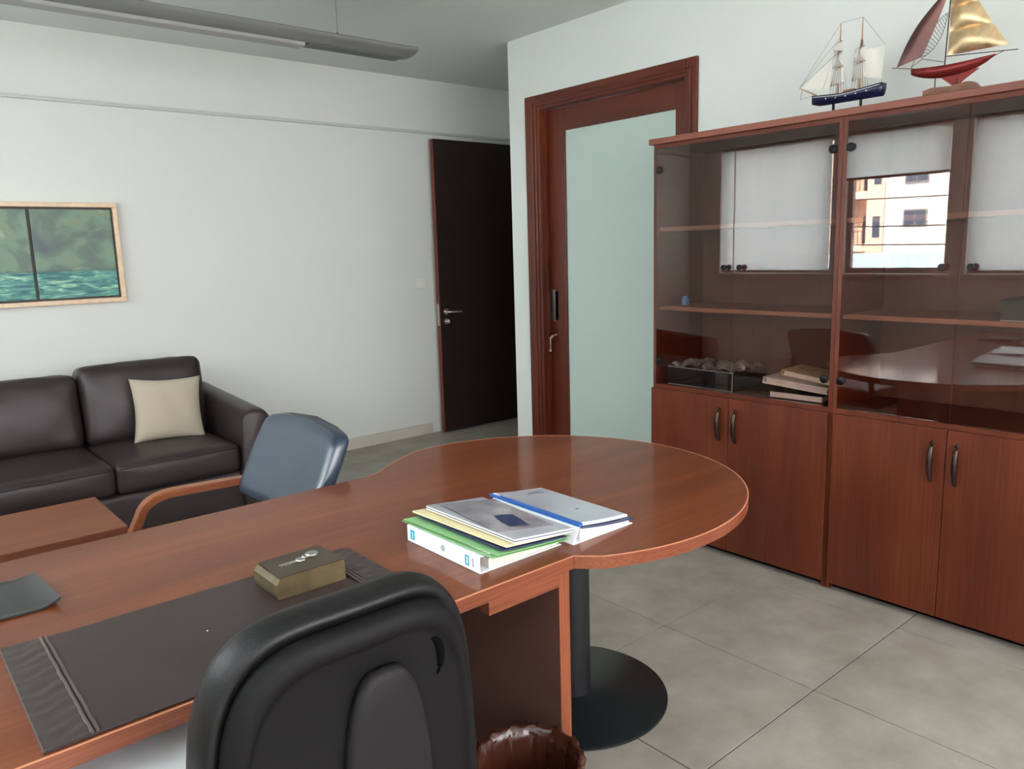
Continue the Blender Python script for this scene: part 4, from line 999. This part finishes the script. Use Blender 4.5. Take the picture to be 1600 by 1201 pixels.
# spine cover
def spout(w, zt_, y, m_=40):
    ring = []
    zb_ = 0.40; hz_ = (zt_-zb_)/2; cz = (zt_+zb_)/2
    for k in range(m_):
        a = 2*PI*k/m_; c, s_ = math.cos(a), math.sin(a)
        xx = abs(c)**0.35*math.copysign(1, c) if s_ < 0 else abs(c)**0.6*math.copysign(1, c)
        z_ = cz+abs(s_)**0.7*math.copysign(1, s_)*hz_
        wl = w*(1.0-0.08*max(0, (z_-0.75)/0.15))
        ring.append((CXx+0.018+xx*wl, y, z_))
    return ring
bm = newbm(); loft(bm, [spout(0.066, 0.902, 0.8355), spout(0.066, 0.902, 0.826), spout(0.062, 0.898, 0.820), spout(0.052, 0.888, 0.8175), spout(0.02, 0.84, 0.817)])
obj('spine_cover', bm, M_plastic2, oc, 'all')
for sx in (1,):
    bm = newbm(); pts = [(CXx+0.018+sx*(0.088+0.016*math.cos(a)), 0.8375+0.035*((0.018+sx*(0.088+0.016*math.cos(a)))/0.2)**2, 0.872+0.03*math.sin(a)) for a in [(-60+k*15)*PI/180 for k in range(11)]]
    tube(bm, pts, [0.001+0.006*math.sin(PI*k/10) for k in range(11)], 10); obj('shell_slot', bm, M_slot, oc, 'all')
bm = cushion(CXx, 1.13, 0.475, 0.235, 0.235, 0.045, 0.04, (0, 0, 0.014)); obj('seat_cushion', bm, M_black, oc, 'all')
bm = newbm(); box(bm, CXx-0.10, CXx+0.10, 1.0, 1.25, 0.395, 0.428, 0.006); tube(bm, [(CXx, 1.10, 0.10), (CXx, 1.10, 0.40)], 0.027, 16); obj('gas_lift', bm, M_metalblack, oc, True)
bm = newbm(); strip(bm, [(CXx+0.018, 1.02, 0.405), (CXx+0.018, 0.87, 0.405), (CXx+0.018, 0.832, 0.43), (CXx+0.018, 0.829, 0.50)], (0.07, 0, 0), 0.012); obj('back_bracket', bm, M_metalblack, oc)
for k in range(5):
    a = k*2*PI/5+0.3
    bm = newbm(); tube(bm, [(CXx+0.02*math.cos(a), 1.10+0.02*math.sin(a), 0.115), (CXx+0.29*math.cos(a), 1.10+0.29*math.sin(a), 0.075)], [0.026, 0.014], 8)
    leg = obj('star_leg', bm, M_plastic, oc, True)
    bm = newbm(); px_, py_ = CXx+0.28*math.cos(a), 1.10+0.28*math.sin(a)
    tube(bm, [(px_-0.022*math.sin(a), py_+0.022*math.cos(a), 0.0265), (px_+0.022*math.sin(a), py_-0.022*math.cos(a), 0.0265)], 0.0262, 16); obj('caster', bm, M_plastic, leg, True)

# ------------------------------------------------------------------ waste bin
wb = thing('waste_bin', 'waste bin lined with a shiny brown plastic bag under the desk', 'bin', (0.985, 1.145, 0))
bxx, byy = 0.985, 1.145
bm = newbm(); lathe(bm, [(0.085, 0.0), (0.088, 0.004), (0.104, 0.350), (0.106, 0.350), (0.101, 0.340), (0.084, 0.008)], bxx, byy, 36, cap=False); bm2 = bm; obj('bin_body', bm, M_binp, wb, True)
rnd = random.Random(11)
nb = 96; prof = [(0.070, 0.06), (0.082, 0.16), (0.092, 0.27), (0.099, 0.335), (0.107, 0.362), (0.116, 0.366), (0.1215, 0.352), (0.120, 0.32), (0.114, 0.26), (0.112, 0.20)]
bm = newbm(); rings = []
ph = [rnd.uniform(0, 6.28) for _ in range(8)]
for i, (rr_, zz_) in enumerate(prof):
    ring = []
    for k in range(nb):
        a = 2*PI*k/nb
        fold = 0.9-1.6*abs(math.sin(a*7+ph[0]+i*0.35))**0.7+0.5*abs(math.sin(a*11.5+ph[1]-i*0.5))-0.4*abs(math.sin(a*18.5+ph[2]+i*0.9))
        amp = 0.0045 if i > 2 else 0.006
        if i in (4, 5): amp = 0.006
        q = rr_+fold*amp*(1 if i != 9 else 1.3)-(0.004 if i > 6 else 0)
        ring.append((bxx+q*math.cos(a), byy+q*math.sin(a), zz_+fold*0.004))
    rings.append(ring)
loft(bm, rings, close_ends=False); bm.faces.ensure_lookup_table()
bm.verts.ensure_lookup_table(); bm.faces.new([bm.verts[k] for k in range(nb)][::-1])
obj('bag_liner', bm, M_bag, wb, 'all')

# ------------------------------------------------------------------ outside: street and buildings seen through the half-open window
def far_window(m, parent, x, y0, y1, z0, z1):
    f = obj('window', B(x+0.0, x+0.10, y0, y1, z0, z1), M_winframe, parent)
    w = (y1-y0-0.24)/2
    obj('pane', B(x+0.10, x+0.13, y0+0.08, y0+0.08+w, z0+0.08, z1-0.08), M_bglass, f)
    obj('pane', B(x+0.10, x+0.13, y1-0.08-w, y1-0.08, z0+0.08, z1-0.08), M_bglass, f)
GX = -40
g = struct('ground', B(-90, XL-3.0, -60, 100, -9.2, -9.0), M_ground)
bw = thing('white_building', 'white building with sliding windows across the street, mirrored in the cabinet glass', 'building', (GX-4, 15, -9))
obj('wall', B(GX-8, GX-0.05, 6, 20.86, -9, 13), M_bwhite, bw)
for zf in (-4.5, -1.35, 2.115-0.0, 4.48, 7.6):
    for yf in (18.5, 14.2, 10.0):
        far_window(None, bw, GX-0.05, yf, yf+1.27, zf if zf < 2 else zf, (zf+0.92) if zf > 2 else zf+1.1)
bc = thing('cream_building', 'cream apartment block with balconies across the street, mirrored in the cabinet glass', 'building', (GX-4, 26, -9))
obj('wall', B(GX-8, GX-1.45, 20.9, 34, -9, 12), M_bcream, bc)
bm = newbm(); box(bm, GX-1.44, GX, 20.9, 21.9, -9, 12); box(bm, GX-1.44, GX, 23.1, 24.3, -9, 12); box(bm, GX-1.44, GX, 26.9, 28.2, -9, 12)
obj('pier', bm, M_bcream, bc)
for zf in (-4.4, -1.2, 1.55, 4.55, 7.5):
    for (ya_, yb_) in ((21.9, 23.1), (24.3, 26.9)):
        obj('balcony_slab', B(GX-1.44, GX+0.25, ya_+0.005, yb_-0.005, zf-0.35-0.9+0.45, zf-0.35), M_bcream, bc)
        bm = newbm(); box(bm, GX+0.15, GX+0.20, ya_+0.01, yb_-0.01, zf+0.35, zf+0.40)
        n_ = int((yb_-ya_)/0.25)
        for q in range(n_): box(bm, GX+0.15, GX+0.19, ya_+0.1+q*0.25, ya_+0.14+q*0.25, zf-0.349, zf+0.349)
        obj('railing', bm, M_brail, bc)
        obj('balcony_door', B(GX-1.449, GX-1.40, ya_+0.3, ya_+0.85, zf-0.34, zf+1.3), M_bglass, bc)
    obj('slot_window', B(GX+0.0, GX+0.04, 21.1, 21.5, zf+0.0, zf+1.2), M_bglass, bc)
lr = thing('roof_shed', 'low building with a pale blue metal roof before the apartment blocks', 'building', (GX+9, 19, -9))
obj('wall', B(GX+6, GX+12, 12.0, 24.5, -9, -0.6), M_bwhite, lr); 
bm = newbm(); prism(bm, [(GX+5.5, 0.75), (GX+12.5, -0.6), (GX+12.5, -0.75), (GX+5.5, 0.55)], 11.6, 24.8, 'y'); obj('roof', bm, M_broof, lr)
for k, (za, zb2) in enumerate(((2.6, 3.2), (1.7, 2.35), (1.15, 1.7))):
    bm = newbm(); pts = [(-20, 0+30*t, za+(zb2-za)*t-1.2*t*(1-t)*0.4) for t in [q/16 for q in range(17)]]
    tube(bm, pts, 0.018, 5)
    tag(obj('overhead_cable', bm, M_cable, origin=pts[0]), ['highest', 'middle', 'lowest'][k]+' of the three black cables hanging over the street', 'cable', 'street cables')
